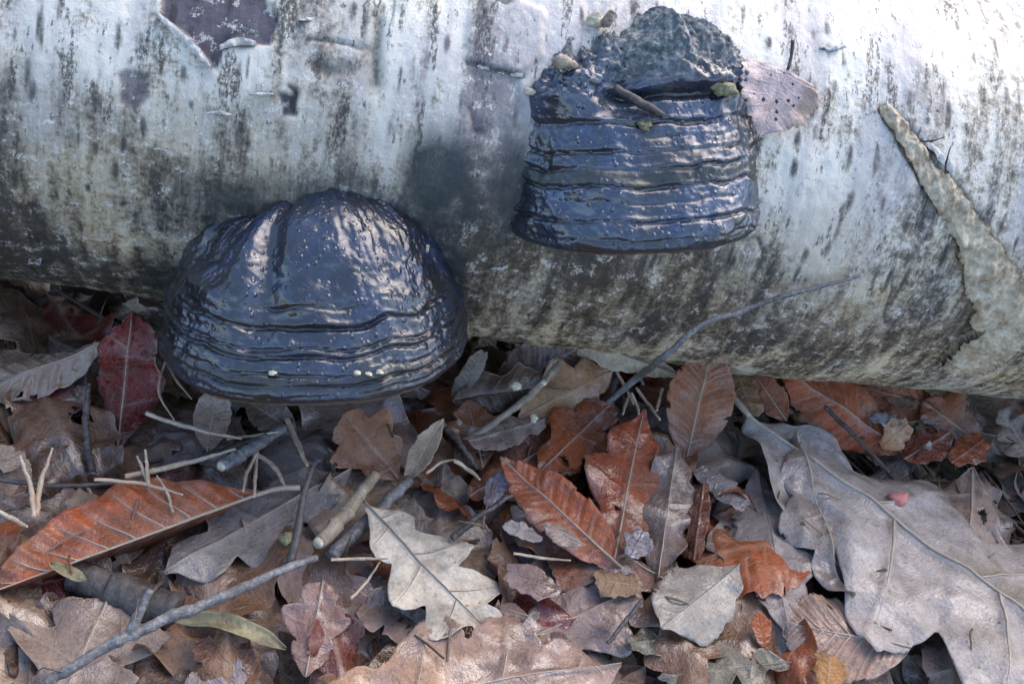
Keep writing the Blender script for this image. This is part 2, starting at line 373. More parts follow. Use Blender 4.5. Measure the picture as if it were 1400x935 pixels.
white = np.zeros(UX.shape); dirt_shade = np.zeros(UX.shape); dark = np.zeros(UX.shape); peel = np.zeros(UX.shape); dz = np.zeros(UX.shape)
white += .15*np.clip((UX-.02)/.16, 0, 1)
white += .2*np.clip((SS+.005)/.09, 0, 1)*np.clip((UX+.02)/.2, .1, 1)  # painted light: bark whiter towards the lit right end and top
for px, py, rx, ry, k in [(520, 30, .012, .03, .8), (545, 105, .008, .02, .6), (345, 95, .012, .03, .6), (235, 60, .03, .03, .4), (90, 20, .02, .03, .45), (75, 130, .03, .02, .35), (240, 160, .012, .012, .6),
                           (735, 110, .007, .022, .8), (730, 20, .01, .03, .6), (1090, 300, .025, .03, .5), (950, 20, .05, .03, .4), (1150, 20, .07, .03, .5), (1060, 60, .03, .02, .4), (1180, 360, .03, .03, .25), (620, 40, .006, .04, .8), (470, 30, .006, .03, .6), (560, 190, .02, .02, .4), (160, 40, .006, .03, .7), (60, 50, .007, .04, .6), (600, 120, .005, .03, .6), (760, 60, .006, .04, .6), (1010, 40, .008, .03, .5), (1200, 100, .008, .03, .5), (1100, 230, .01, .03, .4),
                           (1330, 160, .05, .04, .2), (480, 165, .02, .015, .45), (120, 290, .03, .03, .45), (470, 240, .03, .03, .5), (150, 200, .05, .03, .3), (720, 410, .06, .015, .3), (1090, 420, .06, .02, .25), (190, 330, .03, .02, .3), (330, 160, .03, .03, .35)]:
    white += k*patch(px, py, rx, ry)
for px, py, rx, ry, k in [(10, 320, .03, .055, 1.3), (90, 370, .05, .02, .8), (300, 230, .06, .03, .35), (40, 200, .03, .03, .5), (180, 180, .04, .02, .3), (470, 190, .03, .03, .35), (120, 330, .09, .03, .55), (820, 420, .09, .02, .5), (1150, 440, .09, .025, .5), (640, 400, .05, .03, .5), (1050, 360, .05, .03, .3), (20, 250, .025, .02, .5), (260, 170, .03, .02, .4), (380, 200, .03, .03, .45), (640, 330, .05, .03, .5), (760, 380, .06, .02, .35), (950, 390, .06, .025, .35),
                           (430, 60, .02, .05, .15), (640, 170, .02, .03, .3), (1000, 400, .03, .03, .3), (560, 330, .015, .02, .2), (250, 260, .06, .02, .3), (1330, 250, .03, .05, .25), (1250, 460, .08, .02, .3), (300, 270, .05, .02, .4), (900, 430, .08, .015, .3)]:
    dirt_shade += k*patch(px, py, rx, ry)  # grime patches, plus shade on the log's left end painted in
# old black scar, and the brackets' shadow painted dark on the bark round them
scar_shade = np.maximum(1.0*patch(600, 238, .0135, .0170, 0, .4, .16), .8*patch(612, 288, .016, .011, 0, .5, .3))
scar_shade = np.maximum(scar_shade, .9*patch(592, 375, .013, .032, .25, .55, .25)); scar_shade = np.maximum(scar_shade, .75*patch(545, 300, .022, .010, -.6, .6, .3)); scar_shade = np.maximum(scar_shade, .65*patch(440, 262, .03, .006, 0, .7, .4)); scar_shade = np.maximum(scar_shade, .6*patch(300, 285, .022, .009, .5, .7, .4)); scar_shade = np.maximum(scar_shade, .7*patch(222, 385, .010, .028, -.1, .6, .3))
scar_shade = np.maximum(scar_shade, .75*patch(697, 255, .007, .024, 0, .6, .3)); scar_shade = np.maximum(scar_shade, .5*patch(730, 310, .016, .006, -.3, .7, .4))
dark = np.maximum(dark, .6*patch(588, 345, .010, .022, .3, .6, .4)); dark = np.maximum(dark, .6*patch(335, 275, .03, .007, -.2, .6, .4)); dark = np.maximum(dark, .5*patch(215, 385, .010, .02, .2, .6, .4))
dark = np.maximum(dark, .6*patch(695, 265, .008, .02, 0, .5, .3))
dark = np.maximum(dark, .4*patch(62, 310, .006, .012)); dark = np.maximum(dark, .35*patch(0, 340, .02, .02, 0, .6, .5))  # small mark, and shade of the log's left end painted dark
# peeled cork patches, recessed under the white skin
p1 = poly_mask([(212, -25), (222, 25), (250, 45), (272, 72), (292, 92), (305, 68), (345, 60), (368, 60), (378, 25), (362, 5), (358, -25)], .0006, .0022)
peel = np.maximum(peel, p1); dz -= .0022*p1
p2 = poly_mask([(160, 98), (198, 96), (200, 130), (185, 150), (160, 140)], .0006, .003); peel = np.maximum(peel, .75*p2); dz -= .0012*p2
p3 = poly_mask([(382, 128), (398, 130), (404, 120), (404, 158), (385, 160)], .0006, .002); peel = np.maximum(peel, p3); dark = np.maximum(dark, .5*p3); dz -= .0014*p3
p4 = poly_mask([(640, 95), (670, 100), (715, 106), (712, 150), (690, 180), (640, 185)], .0008, .003); peel = np.maximum(peel, .3*p4); dz -= .0012*p4
p5 = poly_mask([(650, 10), (690, 0), (735, 20), (740, 80), (712, 104), (675, 97), (640, 85), (637, 50)], .0008, .003); dz += .0014*p5; peel = np.maximum(peel, .15*p5)
p6 = poly_mask([(385, -5), (505, -5), (500, 60), (490, 120), (460, 130), (430, 95), (395, 90)], .002, .004); peel = np.maximum(peel, .3*p6)
p7 = poly_mask([(1240, 85), (1300, 110), (1300, 180), (1260, 160)], .002, .004); peel = np.maximum(peel, .35*p7)
for pts, wd, k in [([(640, 88), (672, 97), (690, 99), (716, 106)], .0009, 1), ([(420, 55), (470, 60), (498, 66)], .0008, .8), ([(516, 30), (512, 70), (514, 115)], .0022, .9), ([(508, 70), (510, 115)], .004, .6),
                   ([(397, 118), (404, 130), (402, 155)], .0009, .9), ([(372, 8), (380, 35), (381, 70)], .0009, .8), ([(668, 2), (690, 12), (700, 8)], .0008, .8), ([(650, 38), (662, 30)], .0008, .7),
                   ([(640, 150), (648, 178), (662, 182)], .0012, .7), ([(1038, 325), (1045, 355), (1030, 385)], .0010, .9), ([(1225, 170), (1262, 205), (1285, 238), (1308, 262), (1335, 300), (1368, 350), (1398, 415)], .0024, 1), ([(1200, 150), (1232, 205), (1262, 258)], .0012, .8),
                   ([(1275, 262), (1262, 295), (1252, 315)], .002, .7), ([(432, 92), (455, 98), (475, 93)], .0025, .7), ([(1222, 380), (1212, 420), (1208, 445)], .0008, .7), ([(880, 395), (868, 425)], .002, .7), ([(745, 420), (742, 445)], .0015, .5),
                   ([(52, 290), (62, 330), (75, 360)], .003, .8), ([(300, 60), (330, 40), (350, 45)], .0008, .6)]:
    l = line_mask(pts, wd); dark = np.maximum(dark, k*l); dz -= .0016*k*l
# lenticels: spindles that run round the log
lr = np.random.default_rng(21); lent = []
for px, py, hl in [(195, 175, 9), (167, 200, 7), (157, 235, 9), (240, 265, 9), (130, 205, 6), (209, 243, 4), (185, 300, 9), (44, 125, 9), (133, 140, 8), (325, 185, 12), (1110, 150, 10), (1240, 140, 10), (1085, 230, 9), (1160, 215, 12), (1160, 275, 10),
                   (1195, 220, 13), (1295, 160, 14), (1050, 60, 6), (1130, 40, 7), (1310, 35, 7), (1215, 380, 14), (1290, 350, 14), (1340, 380, 10), (1130, 340, 8), (1100, 350, 9), (850, 410, 9), (1150, 290, 10), (1090, 190, 8), (1140, 120, 6)]:
    u0, s0 = log_us(px, py); lent.append((u0, s0, hl/2700*1.4, .0015))
for _ in range(420):
    u0 = lr.uniform(-.32, .48); s0 = lr.uniform(-.10, .2)
    lent.append((u0, s0, lr.uniform(.0018, .0075), lr.uniform(.0005, .0012)))
for u0, s0, hl, hw in lent:
    i0, i1 = np.searchsorted(ux, [u0-.006, u0+.006]); j0, j1 = np.searchsorted(ph, [(s0-.014)/LOG_R, (s0+.014)/LOG_R])
    if i1 <= i0 or j1 <= j0: continue
    du = UX[j0:j1, i0:i1]-u0+.0006*WOB2[j0:j1, i0:i1]; ds = SS[j0:j1, i0:i1]-s0
    g = np.clip(1.4-np.hypot(du/hw, ds/hl)**2*1.2, 0, 1)
    dark[j0:j1, i0:i1] = np.maximum(dark[j0:j1, i0:i1], .9*g); dz[j0:j1, i0:i1] += .0004*np.clip(g, 0, .6)-.0009*np.clip(g-.6, 0, 1)
dz += .0022*fbm(UX*14, SS*9, 30, 3)+.0007*fbm(UX*130, SS*40, 34, 3)*(1-.4*p1)+.00035*fbm(UX*420, SS*260, 40, 2)
dz += .0028*patch(600, 150, .03, .05, 0, .9)+.003*patch(1330, 300, .05, .09, 0, .9)
dz -= .007*np.clip((UX-.2)/.16, 0, 1)
RR = LOG_R+dz
V = np.stack([UX, -RR*np.cos(PH), LOG_Z+RR*np.sin(PH)], 2).reshape(-1, 3)
nrow, ncol = UX.shape
F = grid_faces(nrow, ncol)
last = np.stack([(nrow-1)*ncol+np.arange(ncol-1), (nrow-1)*ncol+np.arange(1, ncol), np.arange(1, ncol), np.arange(ncol-1)], 1)
F = np.vstack([F, last])[:, ::-1]
bark_co = np.stack([UX, SS, 0*UX], 2).reshape(-1, 3)
cl = lambda a: np.clip(a, 0, 1).ravel()
log = obj('birch_log', mesh_np('birch_log', V, F, dict(bark_co=bark_co, white=cl(white), dirt_shade=cl(dirt_shade), dark=cl(dark), peel=cl(peel), scar_shade=cl(scar_shade), sky_cool=cl((SS-.0)/.05+.4*WOB))), M['bark'])
tag(log, 'fallen birch log with white and grey peeling bark lying across the leaves', 'log')
for xe, sgn in ((-1.3, -1), (1.5, 1)):           # sawn ends, out of the frame
    th = np.linspace(0, 2*math.pi, 49)[:-1]; Vd = [(xe, 0, LOG_Z)]+[(xe, .112*math.cos(t), LOG_Z+.112*math.sin(t)) for t in th]
    me = bpy.data.meshes.new('end_face'); me.from_pydata(Vd, [], [(0, i+1, (i+1) % 48+1) for i in range(48)]); obj('end_face', me, M['cut'], log)

def log_pt(u, s, h):
    return np.array([u, -(LOG_R+h)*math.cos(s/LOG_R), LOG_Z+(LOG_R+h)*math.sin(s/LOG_R)])
def ribbon(name, path, halfw, thick, mat, seed, lift=.0017, ragged=.28, dome=.5, parent=log, nl=240, nw=26):
    """a strip of bark lying on the log; path in pixels, half widths in pixels"""
    P = np.array([(*log_us(x, y), 0) for x, y in path]); C_ = spline(P, nl)[:, :2]
    hw = np.interp(np.linspace(0, 1, nl), np.linspace(0, 1, len(halfw)), halfw)/2700.0
    T = np.gradient(C_, axis=0); T /= np.linalg.norm(T, axis=1)[:, None]; N = np.stack([-T[:, 1], T[:, 0]], 1)
    V, co, dk = [], [], []
    ii = np.arange(nl)/nl*40; rl = 1+ragged*fbm(ii*.5, np.zeros(nl), seed, 5, .75); rr = 1+ragged*fbm(ii*.5, np.zeros(nl)+9, seed+1, 5, .75)
    for layer in (0, 1):
        for i in range(nl):
            for j in range(nw):
                q = -1+2*j/(nw-1); k = hw[i]*(rl[i] if q < 0 else rr[i]); u, s = C_[i]+N[i]*q*k
                h = lift+thick*(1-dome*abs(q)**3)+.0034*float(fbm(u*210, s*120, seed+3, 4, .65))*min(1, thick*800) if layer == 0 else -.003
                V.append(log_pt(u, s, h)); co.append((u, s, 0)); dk.append(abs(q)**6 if layer == 0 else 1)
    F = grid_faces(nl, nw); n = nl*nw
    top = F[:, ::-1]; bot = F+n; side = []
    ring = [i*nw for i in range(nl)]+[(nl-1)*nw+j for j in range(1, nw)]+[i*nw+nw-1 for i in range(nl-2, -1, -1)]+[j for j in range(nw-2, 0, -1)]
    for a, b in zip(ring, ring[1:]+ring[:1]): side.append((a, b, b+n, a+n))
    me = mesh_np(name, V, np.vstack([top, bot, np.array(side)]), dict(bark_co=np.array(co), dark=np.array(dk)))
    return obj(name, me, mat, parent)
ribbon('bark_strip', [(1202, 146), (1240, 196), (1276, 250), (1312, 300), (1342, 355), (1364, 410), (1378, 470)], [6, 11, 15, 19, 28, 32, 28], .0012, M['strip'], 50)
ribbon('bark_flap', [(1388, 445), (1350, 472), (1308, 500)], [24, 34, 28], .0026, M['strip'], 58, nl=120, nw=24)
M['skin'] = wood_material('white_bark_skin', (.45, .42, .38), (.8, .78, .74), .55, 200)
cr = np.random.default_rng(5)
CURLS = []
for _ in range(26):
    x0, y0, ln = cr.uniform(20, 1380), cr.uniform(10, 380), cr.uniform(14, 40)
    if (215 < x0 < 640 and y0 > 250) or (680 < x0 < 1120 and y0 < 370) or x0 > 1180: continue
    CURLS.append(([(x0, y0), (x0+ln*.5, y0+cr.uniform(-4, 4)), (x0+ln, y0+cr.uniform(-5, 5))], [.8, cr.uniform(1.5, 3.2), .8]))
for k, (pa, hw_) in enumerate(CURLS+[([(216, 22), (240, 42), (262, 62), (288, 92)], [2, 4, 4, 2]), ([(302, 66), (325, 58), (350, 60)], [2, 4, 2]), ([(1258, 192), (1285, 215), (1300, 240)], [2, 5, 2]), ([(640, 86), (675, 96), (714, 105)], [2, 4, 2])]):
    ribbon('bark_curl', pa, hw_, .0012, M['skin'], 60+k, lift=.0006, nl=30, nw=6)

# ------------------------------------------------------------------ bracket fungi
def W(v): return M3 @ np.array([v[0], v[1], -v[2]])            # camera (right, up, forward) -> world
LOGC = np.array([dn[0], dn[1], dn[2]])
def bracket(name, origin, a, v, o, prof, grooves, lobes, mat, seed, band, old, lumps=0.0, nth=300, nt_=260, wl=1.0, wr=1.0, so=1.0, sz=1.0, sw=1.0):
    """prof rows: (out, height, half width); growth rings run round it"""
    prof = np.array(prof, float)*[so, sz, sw]
    grooves = [(g[0]*sz, g[1]*(sz+1)/2*.72, *g[2:]) for g in grooves]; lobes = [(l[0], l[1], l[2]*sz, l[3]*sz, l[4]) for l in lobes]; band = [(b[0]*sz, b[1]*sz, b[2]) for b in band]; old = old*sz
    d = np.r_[0, np.cumsum(np.linalg.norm(np.diff(prof[:, :2], axis=0), axis=1))]; t = np.linspace(0, d[-1], nt_)
    P = spline(np.c_[prof[:, 0], prof[:, 1], prof[:, 2]], nt_)
    th = np.linspace(R_(-28), R_(208), nth); TH, TT = np.meshgrid(th, np.arange(nt_))
    out, hz, hw = P[:, 0][:, None], P[:, 1][:, None], P[:, 2][:, None]
    c, s = np.cos(TH), np.sin(TH)
    ex = np.sign(c)*np.abs(c)**.82*hw; eo = np.where(s > 0, np.abs(s)**.85, -np.abs(s)*.8)*np.maximum(out, .012); ez = hz+0*TH
    ex = np.where(ex < 0, ex*wl, ex*wr)
    nr = np.stack([np.cos(TH)*.8, np.sin(TH), 0*TH], 2)                  # rough outward direction in (a, o, v)
    dh = np.gradient(P[:, 1]); do = np.gradient(P[:, 0]); ln = np.hypot(dh, do)+1e-9
    tilt = np.clip(do/ln, -1, 1)[:, None]                                    # 1 where the surface faces up
    nr = np.stack([nr[..., 0]*(1-np.abs(tilt)*.7), nr[..., 1]*(1-np.abs(tilt)*.7), tilt+0*TH], 2); nr /= np.linalg.norm(nr, axis=2)[..., None]
    X_ = ex*90; wob = .0034*fbm(TH*1.8, TH*0+3, seed, 3)+.0008*fbm(TH*7, hz*200, seed+4, 2)
    side = (P[:, 0] >= 0)[:, None]
    disp = np.zeros(TH.shape); gro = np.zeros(TH.shape)
    topside = (np.arange(nt_) <= np.argmax(P[:, 0]))[:, None]+0*TH
    for zk, wk, dk, lo, hi in grooves:
        fade = np.clip((TH-lo)/.25, 0, 1)*np.clip((hi-TH)/.25, 0, 1)
        rag = .15+.85*np.clip(fbm(TH*3, TH*0+zk*900, seed+7, 3)*1.3+.6, 0, 1)
        q = (ez+wob-zk)/wk; g = np.exp(-q*q)*fade*rag*topside
        disp -= dk*g; gro = np.maximum(gro, np.clip(g*1.7-.3, 0, 1)); disp += .22*dk*np.exp(-((q-2.0)/1.1)**2)*fade*topside
    for tc, wt, zl, zh, dk in lobes:
        g = np.exp(-((TH+.10*fbm(ez*40, TH*0, seed+9, 2)-tc)/wt)**2)*np.clip((ez-zl)/.012, 0, 1)*np.clip((zh-ez)/.01+1, 0, 1); disp -= dk*g; gro = np.maximum(gro, np.clip(g*1.4-.75, 0, .8) if dk > 0 else 0*g)
    disp += .0016*fbm(TH*5, ez*110, seed+12, 4)*(.4+topside)+.00028*fbm(TH*30, ez*500, seed+16, 3)
    ol = np.zeros(TH.shape)
    if lumps:
        z0 = old; m = np.clip((ez-z0+.006*fbm(TH*3, TH*0, seed+20, 2))/.006, 0, 1)
        disp += m*lumps*(fbm(TH*5, ez*130, seed+22, 5, .62)*1.2-.1)*np.clip(hw/.034, .15, 1); ol = np.clip((ez-(z0+.004)+.016*fbm(TH*4, ez*70, seed+25, 4))/.016, 0, 1)
        gro = np.maximum(gro, m*np.clip(-fbm(TH*6, ez*95, seed+22, 4)*2.2-.45, 0, 1))
    bd = np.zeros(TH.shape)
    for z0, z1, k in band: bd = np.maximum(bd, k*np.clip((ez+wob-z0)/.0015, 0, 1)*np.clip((z1-ez-wob)/.0015, 0, 1))
    Q = np.stack([ex, eo, ez], 2)+nr*disp[..., None]
    Vw = Q[..., 0:1]*a+Q[..., 1:2]*o+Q[..., 2:3]*v
    def rows(i0, i1): return Vw[i0:i1].reshape(-1, 3), grid_faces(i1-i0, nth), dict(groove=cl(gro[i0:i1]), band=cl(bd[i0:i1]), old=cl(ol[i0:i1]))
    rim = int(np.argmax(P[:, 0]))+6; top = int(np.argmin(np.abs(P[:rim, 1]-old))) if lumps else 0
    ob = obj(name, mesh_np(name, *rows(top, rim+1)), mat, None, origin)
    if lumps: obj('lumpy_old_crust', mesh_np('lumpy_old_crust', *rows(0, top+1)), mat, ob)
    obj('pore_surface', mesh_np('pore_surface', *rows(rim, nt_)), M['pore'], ob)
    def at(theta, z, lift=0.0):
        z = z*sz
        i = int(np.argmin(np.abs(P[:np.argmax(P[:, 0])+1, 1]-z))); j = int(np.argmin(np.abs(th-theta)))
        return origin+Vw[i, j]+(nr[i, j][0]*a+nr[i, j][1]*o+nr[i, j][2]*v)*lift
    return ob, at
def frame(e, lean):
    """growth frame: a along the log, v up at elevation e over the rim plane, o outward"""
    a = np.array(W(LOGC)); f = np.array([math.sin(lean), math.cos(e)*math.cos(lean), -math.sin(e)]); v = W(f); a = a-v*(a @ v); a /= np.linalg.norm(a); o = np.cross(a, v)
    if o @ W(np.array([0, 0, -1.0])) < 0: o = -o
    return a, v/np.linalg.norm(v), o
# lower bracket
def hoof_org(px, py, v, o, z, back): return log_hit(px, py)-v*z-o*back
a1, v1, o1 = frame(R_(24), R_(2))
org1 = hoof_org(424, 272, v1, o1, .056, .012)
fun1, at1 = bracket('hoof_fungus', org1, a1, v1, o1,
    [(.004, .0685, .014), (.020, .068, .029), (.034, .062, .040), (.046, .051, .049), (.0545, .037, .056), (.061, .023, .0615), (.066, .012, .064), (.070, .003, .065), (.071, -.004, .065), (.068, -.008, .062), (.04, -.009, .05), (.004, -.009, .03)],
    [(.0265, .0011, .0026, .3, 2.9), (.0185, .0007, .0018, .2, 3.1), (.0150, .0009, .0022, -.2, 3.3), (.0085, .0007, .0017, -.2, 3.3), (.0040, .0008, .0020, -.3, 3.4), (-.0005, .0006, .0014, -.3, 3.4), (.0345, .0008, .0014, .9, 2.0)],
    [(1.80, .12, .008, .09, .0045), (2.5, .42, .036, .09, .009), (1.25, .38, .045, .09, -.002), (2.2, .2, .02, .05, -.002), (2.85, .18, .02, .09, .004)],
    M['crust'], 100, [(.0005, .0085, .8), (.0150, .0185, .35), (-.006, .0005, .6)], 9., sz=.84, so=.88, sw=.915)
tag(fun1, 'glossy black domed hoof fungus with a central cleft, low on the log', 'fungus', 'bracket fungi on the log')
a2, v2, o2 = frame(R_(20), R_(-1))
org2 = hoof_org(876, 40, v2, o2, .0725, .012)
fun2, at2 = bracket('hoof_fungus', org2, a2, v2, o2,
    [(.004, .100, .014), (.018, .098, .030), (.029, .091, .041), (.036, .082, .0475), (.041, .072, .0510), (.044, .062, .0525), (.047, .053, .0535), (.051, .043, .0545), (.056, .031, .0550), (.060, .020, .0555), (.064, .009, .0560), (.066, .001, .0555), (.066, -.003, .054), (.063, -.006, .050), (.04, -.005, .038), (.004, -.005, .02)],
    [(.0665, .0032, .0050, .55, 2.0), (.0535, .0010, .0020, .0, 3.0), (.0470, .0006, .0012, .2, 1.7), (.0405, .0008, .0024, .0, 3.1), (.0330, .0010, .0022, .0, 3.2), (.0250, .0009, .0024, -.1, 3.1), (.0185, .0006, .0010, .8, 3.2), (.0095, .0009, .0026, -.3, 3.3), (.0010, .0006, .0010, -.3, 3.4)],
    [(1.72, .15, .052, .078, .007), (2.2, .27, .053, .070, -.006), (.95, .22, .054, .066, -.003), (2.75, .2, .0, .09, .002), (1.3, .2, .072, .095, -.004), (2.1, .15, .075, .1, .004)],
    M['crust2'], 140, [(.0250, .0335, .9), (.0365, .0405, .3), (-.006, .001, .6)], .0665, lumps=.0065, wl=1.06, wr=.94, sz=.77, so=.84, sw=.95)
tag(fun2, 'blue grey ridged hoof fungus with a lumpy top, higher on the log', 'fungus', 'bracket fungi on the log')

# ------------------------------------------------------------------ leaves
def leaf_shape(kind, rng, Wd, ns, nq, lobes=4, depth=.4, fold=(0, 0), curl=(0, 0), bend=0., twist=0., wave=.03, tear=0, relief=1.0, crook=0., crumple=.05):
    """unit-length leaf: x along the midrib 0..1; returns points (ns, 2*nq+1, 3), vein, edge"""
    s = np.linspace(0, 1, ns); q = np.linspace(0, 1, nq+1); sd = int(rng.integers(0, 60)); off = rng.random()*50
    grids = []; vein = np.zeros((ns, 2*nq+1)); edge = np.zeros((ns, 2*nq+1)); rows = []; veins = {}
    for sg in (-1, 1):
        sv = []
        if kind == 'oak':
            env = np.sin(math.pi*np.clip(s, 0, 1)**.78)**.62*(.55+.45*np.sin(math.pi*np.clip(s*1.05, 0, 1)**1.2)); env = env*(.6+.4*np.clip(s*2.6, 0, 1))
            ph_ = .12*sg+rng.uniform(-.1, .1); k = lobes
            lob = (1-1.9*depth)+1.9*depth*(.5+.5*np.cos(2*math.pi*(k*s+ph_-.5)))**.55
            lob = np.where(s > .93, np.maximum(lob, .7), lob)
            wd = Wd*env*lob; phi = np.interp(s, [0, .3, .75, .93, 1], [R_(78), R_(66), R_(58), R_(46), R_(20)]); sv = [(j+.5-ph_)/k for j in range(-1, k+1)]
        elif kind == 'beech':
            wd = Wd*np.sin(math.pi*s**.80)**.85*(1+.02*np.sin(s*math.pi*2*9)); phi = np.interp(s, [0, .5, 1], [R_(62), R_(52), R_(30)]); sv = [(j+.5)/9.5 for j in range(9)]
        elif kind == 'birch':
            wd = Wd*np.interp(s, [0, .03, .12, .3, .5, .72, .9, 1], [0, .7, 1, .98, .78, .42, .14, 0])*(1+.13*((s*15) % 1-.5)); phi = np.interp(s, [0, .4, 1], [R_(85), R_(60), R_(35)]); sv = [(j+.6)/7 for j in range(6)]
        else:                                       # plain torn scrap
            wd = Wd*np.sin(math.pi*(.06+.9*s))**.5*(1+.30*fbm(s*4, s*0+off+sg, sd, 3)); phi = np.full(ns, R_(62)); sv = [(j+.5)/6 for j in range(6)]
        wd = wd*(1+(.2 if kind in ('oak', 'plain') else .07)*fbm(s*9, s*0+sg*3+off, sd, 5, .6))
        for _ in range(tear):
            s0 = rng.uniform(.15, .9); wd = wd*(1-rng.uniform(.3, .75)*np.exp(-((s-s0)/rng.uniform(.015, .05))**2))
        x = s[:, None]+q[None]*(wd*np.cos(phi))[:, None]*(1-.25*q[None]); l = q[None]*(wd*np.sin(phi))[:, None]
        vk = np.zeros(l.shape)
        for a in sv:
            if .02 < a < .97: vk = np.maximum(vk, np.exp(-((s[:, None]-a+.012*q[None]**2)/.0075)**2)*(1-.5*q[None]))
        vm = np.exp(-(l/.009)**2)
        v_ = np.maximum(vk, vm)
        z = relief*(.010*(v_-.35)*(1-.3*q[None]))
        if kind == 'beech': z = z+relief*.016*np.abs(np.sin(math.pi*(s[:, None]*9.5)))*np.minimum(q[None]*2, 1)*-1
        z = z+wave*(.25+q[None]**1.3)*fbm(x*3.2+off, l*3.2*sg+off, sd+5, 3)+.35*wave*q[None]**3*np.sin(s[:, None]*23+off)
        cr_ = fbm(x*2.6+off, l*2.6*sg+off*1.7, sd+9, 2); cr2 = fbm(x*6.5+off, l*6.5*sg+off*1.7, sd+12, 3)
        z = z-crumple*(1.5*np.abs(cr_)+.55*np.abs(cr2))*(.55+.45*q[None])
        kx = curl[0 if sg < 0 else 1]/max(Wd*.85, .02)
        if abs(kx) > 1e-3: l2 = np.sin(kx*l)/kx-np.sin(kx*l)*z; z2 = (1-np.cos(kx*l))/kx+np.cos(kx*l)*z
        else: l2, z2 = l, z
        f = fold[0 if sg < 0 else 1]; l3 = l2*math.cos(f)-z2*math.sin(f)*.0; z3 = z2*math.cos(f)+l2*math.sin(f)
        G = np.stack([x, sg*l3, z3], 2); rows.append((G, v_, q[None]+0*l, sv, wd))
    L_, R2 = rows
    G = np.concatenate([L_[0][:, :0:-1], R2[0]], 1); vein = np.concatenate([L_[1][:, :0:-1], R2[1]], 1); edge = np.concatenate([L_[2][:, :0:-1], R2[2]], 1)
    if crook: G[..., 1] += crook*np.sin(math.pi*G[..., 0])
    if twist:
        an = twist*(G[..., 0]-.5); y, z = G[..., 1].copy(), G[..., 2].copy(); G[..., 1] = y*np.cos(an)-z*np.sin(an); G[..., 2] = y*np.sin(an)+z*np.cos(an)
    if abs(bend) > 1e-3:
        x, z = G[..., 0].copy(), G[..., 2].copy(); an = bend*x; G[..., 0] = np.sin(an)/bend-np.sin(an)*z; G[..., 2] = (1-np.cos(an))/bend+np.cos(an)*z
    return G, vein, edge, nq, s, (L_[3], R2[3])
def lighten(c, k): return tuple(min(1, v*k) for v in c)
def place_leaf(name, label, kind, p0, p1, hw, colour, second=None, roll=0., normal=None, mat='leaf', ns=56, nq=10, thick=.0003, veins=0, stalk=0., group=None, seed=None, vmat='vein', cat='leaf', ragged=.8, holes=.74, **kw):
    """p0 base and p1 tip in the world; hw half width in metres"""
    rng = np.random.default_rng(seed if seed is not None else random.randrange(1 << 30))
    p0, p1 = np.array(p0, float), np.array(p1, float); Lw = np.linalg.norm(p1-p0)
    G, vein, edge, nq, s, sv = leaf_shape(kind, rng, hw/Lw, ns, nq, **kw)
    b, tp = G[0, nq], G[-1, nq]; ex = tp-b; Ll = np.linalg.norm(ex); ex /= Ll; ez = np.array([0, 0, 1.0]); ez -= ex*(ez @ ex); ez /= np.linalg.norm(ez); ey = np.cross(ez, ex)
    wx = (p1-p0)/Lw; wz = np.array(normal if normal is not None else (0, 0, 1.0), float); wz -= wx*(wz @ wx); wz /= np.linalg.norm(wz); wy = np.cross(wz, wx)
    c, sn = math.cos(roll), math.sin(roll); wy, wz = wy*c+wz*sn, wz*c-wy*sn
    sc_ = Lw/Ll; Q = (G-b)*sc_; A = np.stack([ex, ey, ez]); B = np.stack([wx, wy, wz])
    Vw = (Q.reshape(-1, 3) @ A.T) @ B
    ncol = 2*nq+1; co = G.reshape(-1, 3)*Lw; co = np.c_[co[:, 0], co[:, 1], 0*co[:, 0]]
    ho = rng.random(2)*40; gn = fbm(co[:, 0]*260+ho[0], co[:, 1]*260+ho[1], 7, 3); gh = fbm(co[:, 0]*70+ho[1], co[:, 1]*70+ho[0], 17, 3)
    gone = (edge.ravel()+.30*gn*ragged > 1.0+.10/max(ragged, .01)*.6) | ((gh+.25*gn > holes) & (vein.ravel() < .5))
    FF = grid_faces(ns, ncol); FF = FF[gone[FF].sum(1) < 2]
    me = mesh_np(name, Vw, FF, dict(vein=vein.ravel(), edge=edge.ravel(), leaf_co=co))
    o = obj(name, me, M[mat], None, p0); o.color = (*colour, 1)
    if second is None: second = lighten(colour, .62)
    o['blotch_colour'] = [float(v) for v in second]
    if thick:
        md = o.modifiers.new('thickness', 'SOLIDIFY'); md.thickness = thick; md.offset = 0
    tag(o, label, cat, group)
    Vg = Vw.reshape(ns, ncol, 3); nl_ = wz*.0001
    if veins:
        mid = Vg[::3, nq]+nl_*1.5; r = np.linspace(1, .28, len(mid))*veins*.00055
        Vt, Ft = tube_arrays(mid, r, 6); obj('midrib', quads_mesh('midrib', Vt, Ft), M[vmat], o)
        if veins >= 1:
            for sg, lst in ((-1, sv[0]), (1, sv[1])):
                for a in lst:
                    if .05 < a < .93:
                        i = int(round(a*(ns-1))); line = Vg[i, nq::-1] if sg < 0 else Vg[i, nq:]
                        line = line[:max(3, int(len(line)*.92))]+nl_
                        Vt, Ft = tube_arrays(line, np.linspace(1, .35, len(line))*veins*.00027, 5); obj('side_vein', quads_mesh('side_vein', Vt, Ft), M[vmat], o)
    if stalk:
        d0 = Vg[0, nq]-Vg[2, nq]; d0 = d0/np.linalg.norm(d0); pts = [Vg[1, nq]+nl_, d0*stalk*.5+wy*stalk*.05, d0*stalk+wy*stalk*.18-wz*stalk*.1]
        Vt, Ft = tube_arrays(spline(pts, 8), np.linspace(.0007, .0010, 8)*max(veins, .7), 6); obj('stalk', quads_mesh('stalk', Vt, Ft), M[vmat], o)
    o['_p'] = 0; del o['_p']
    return o
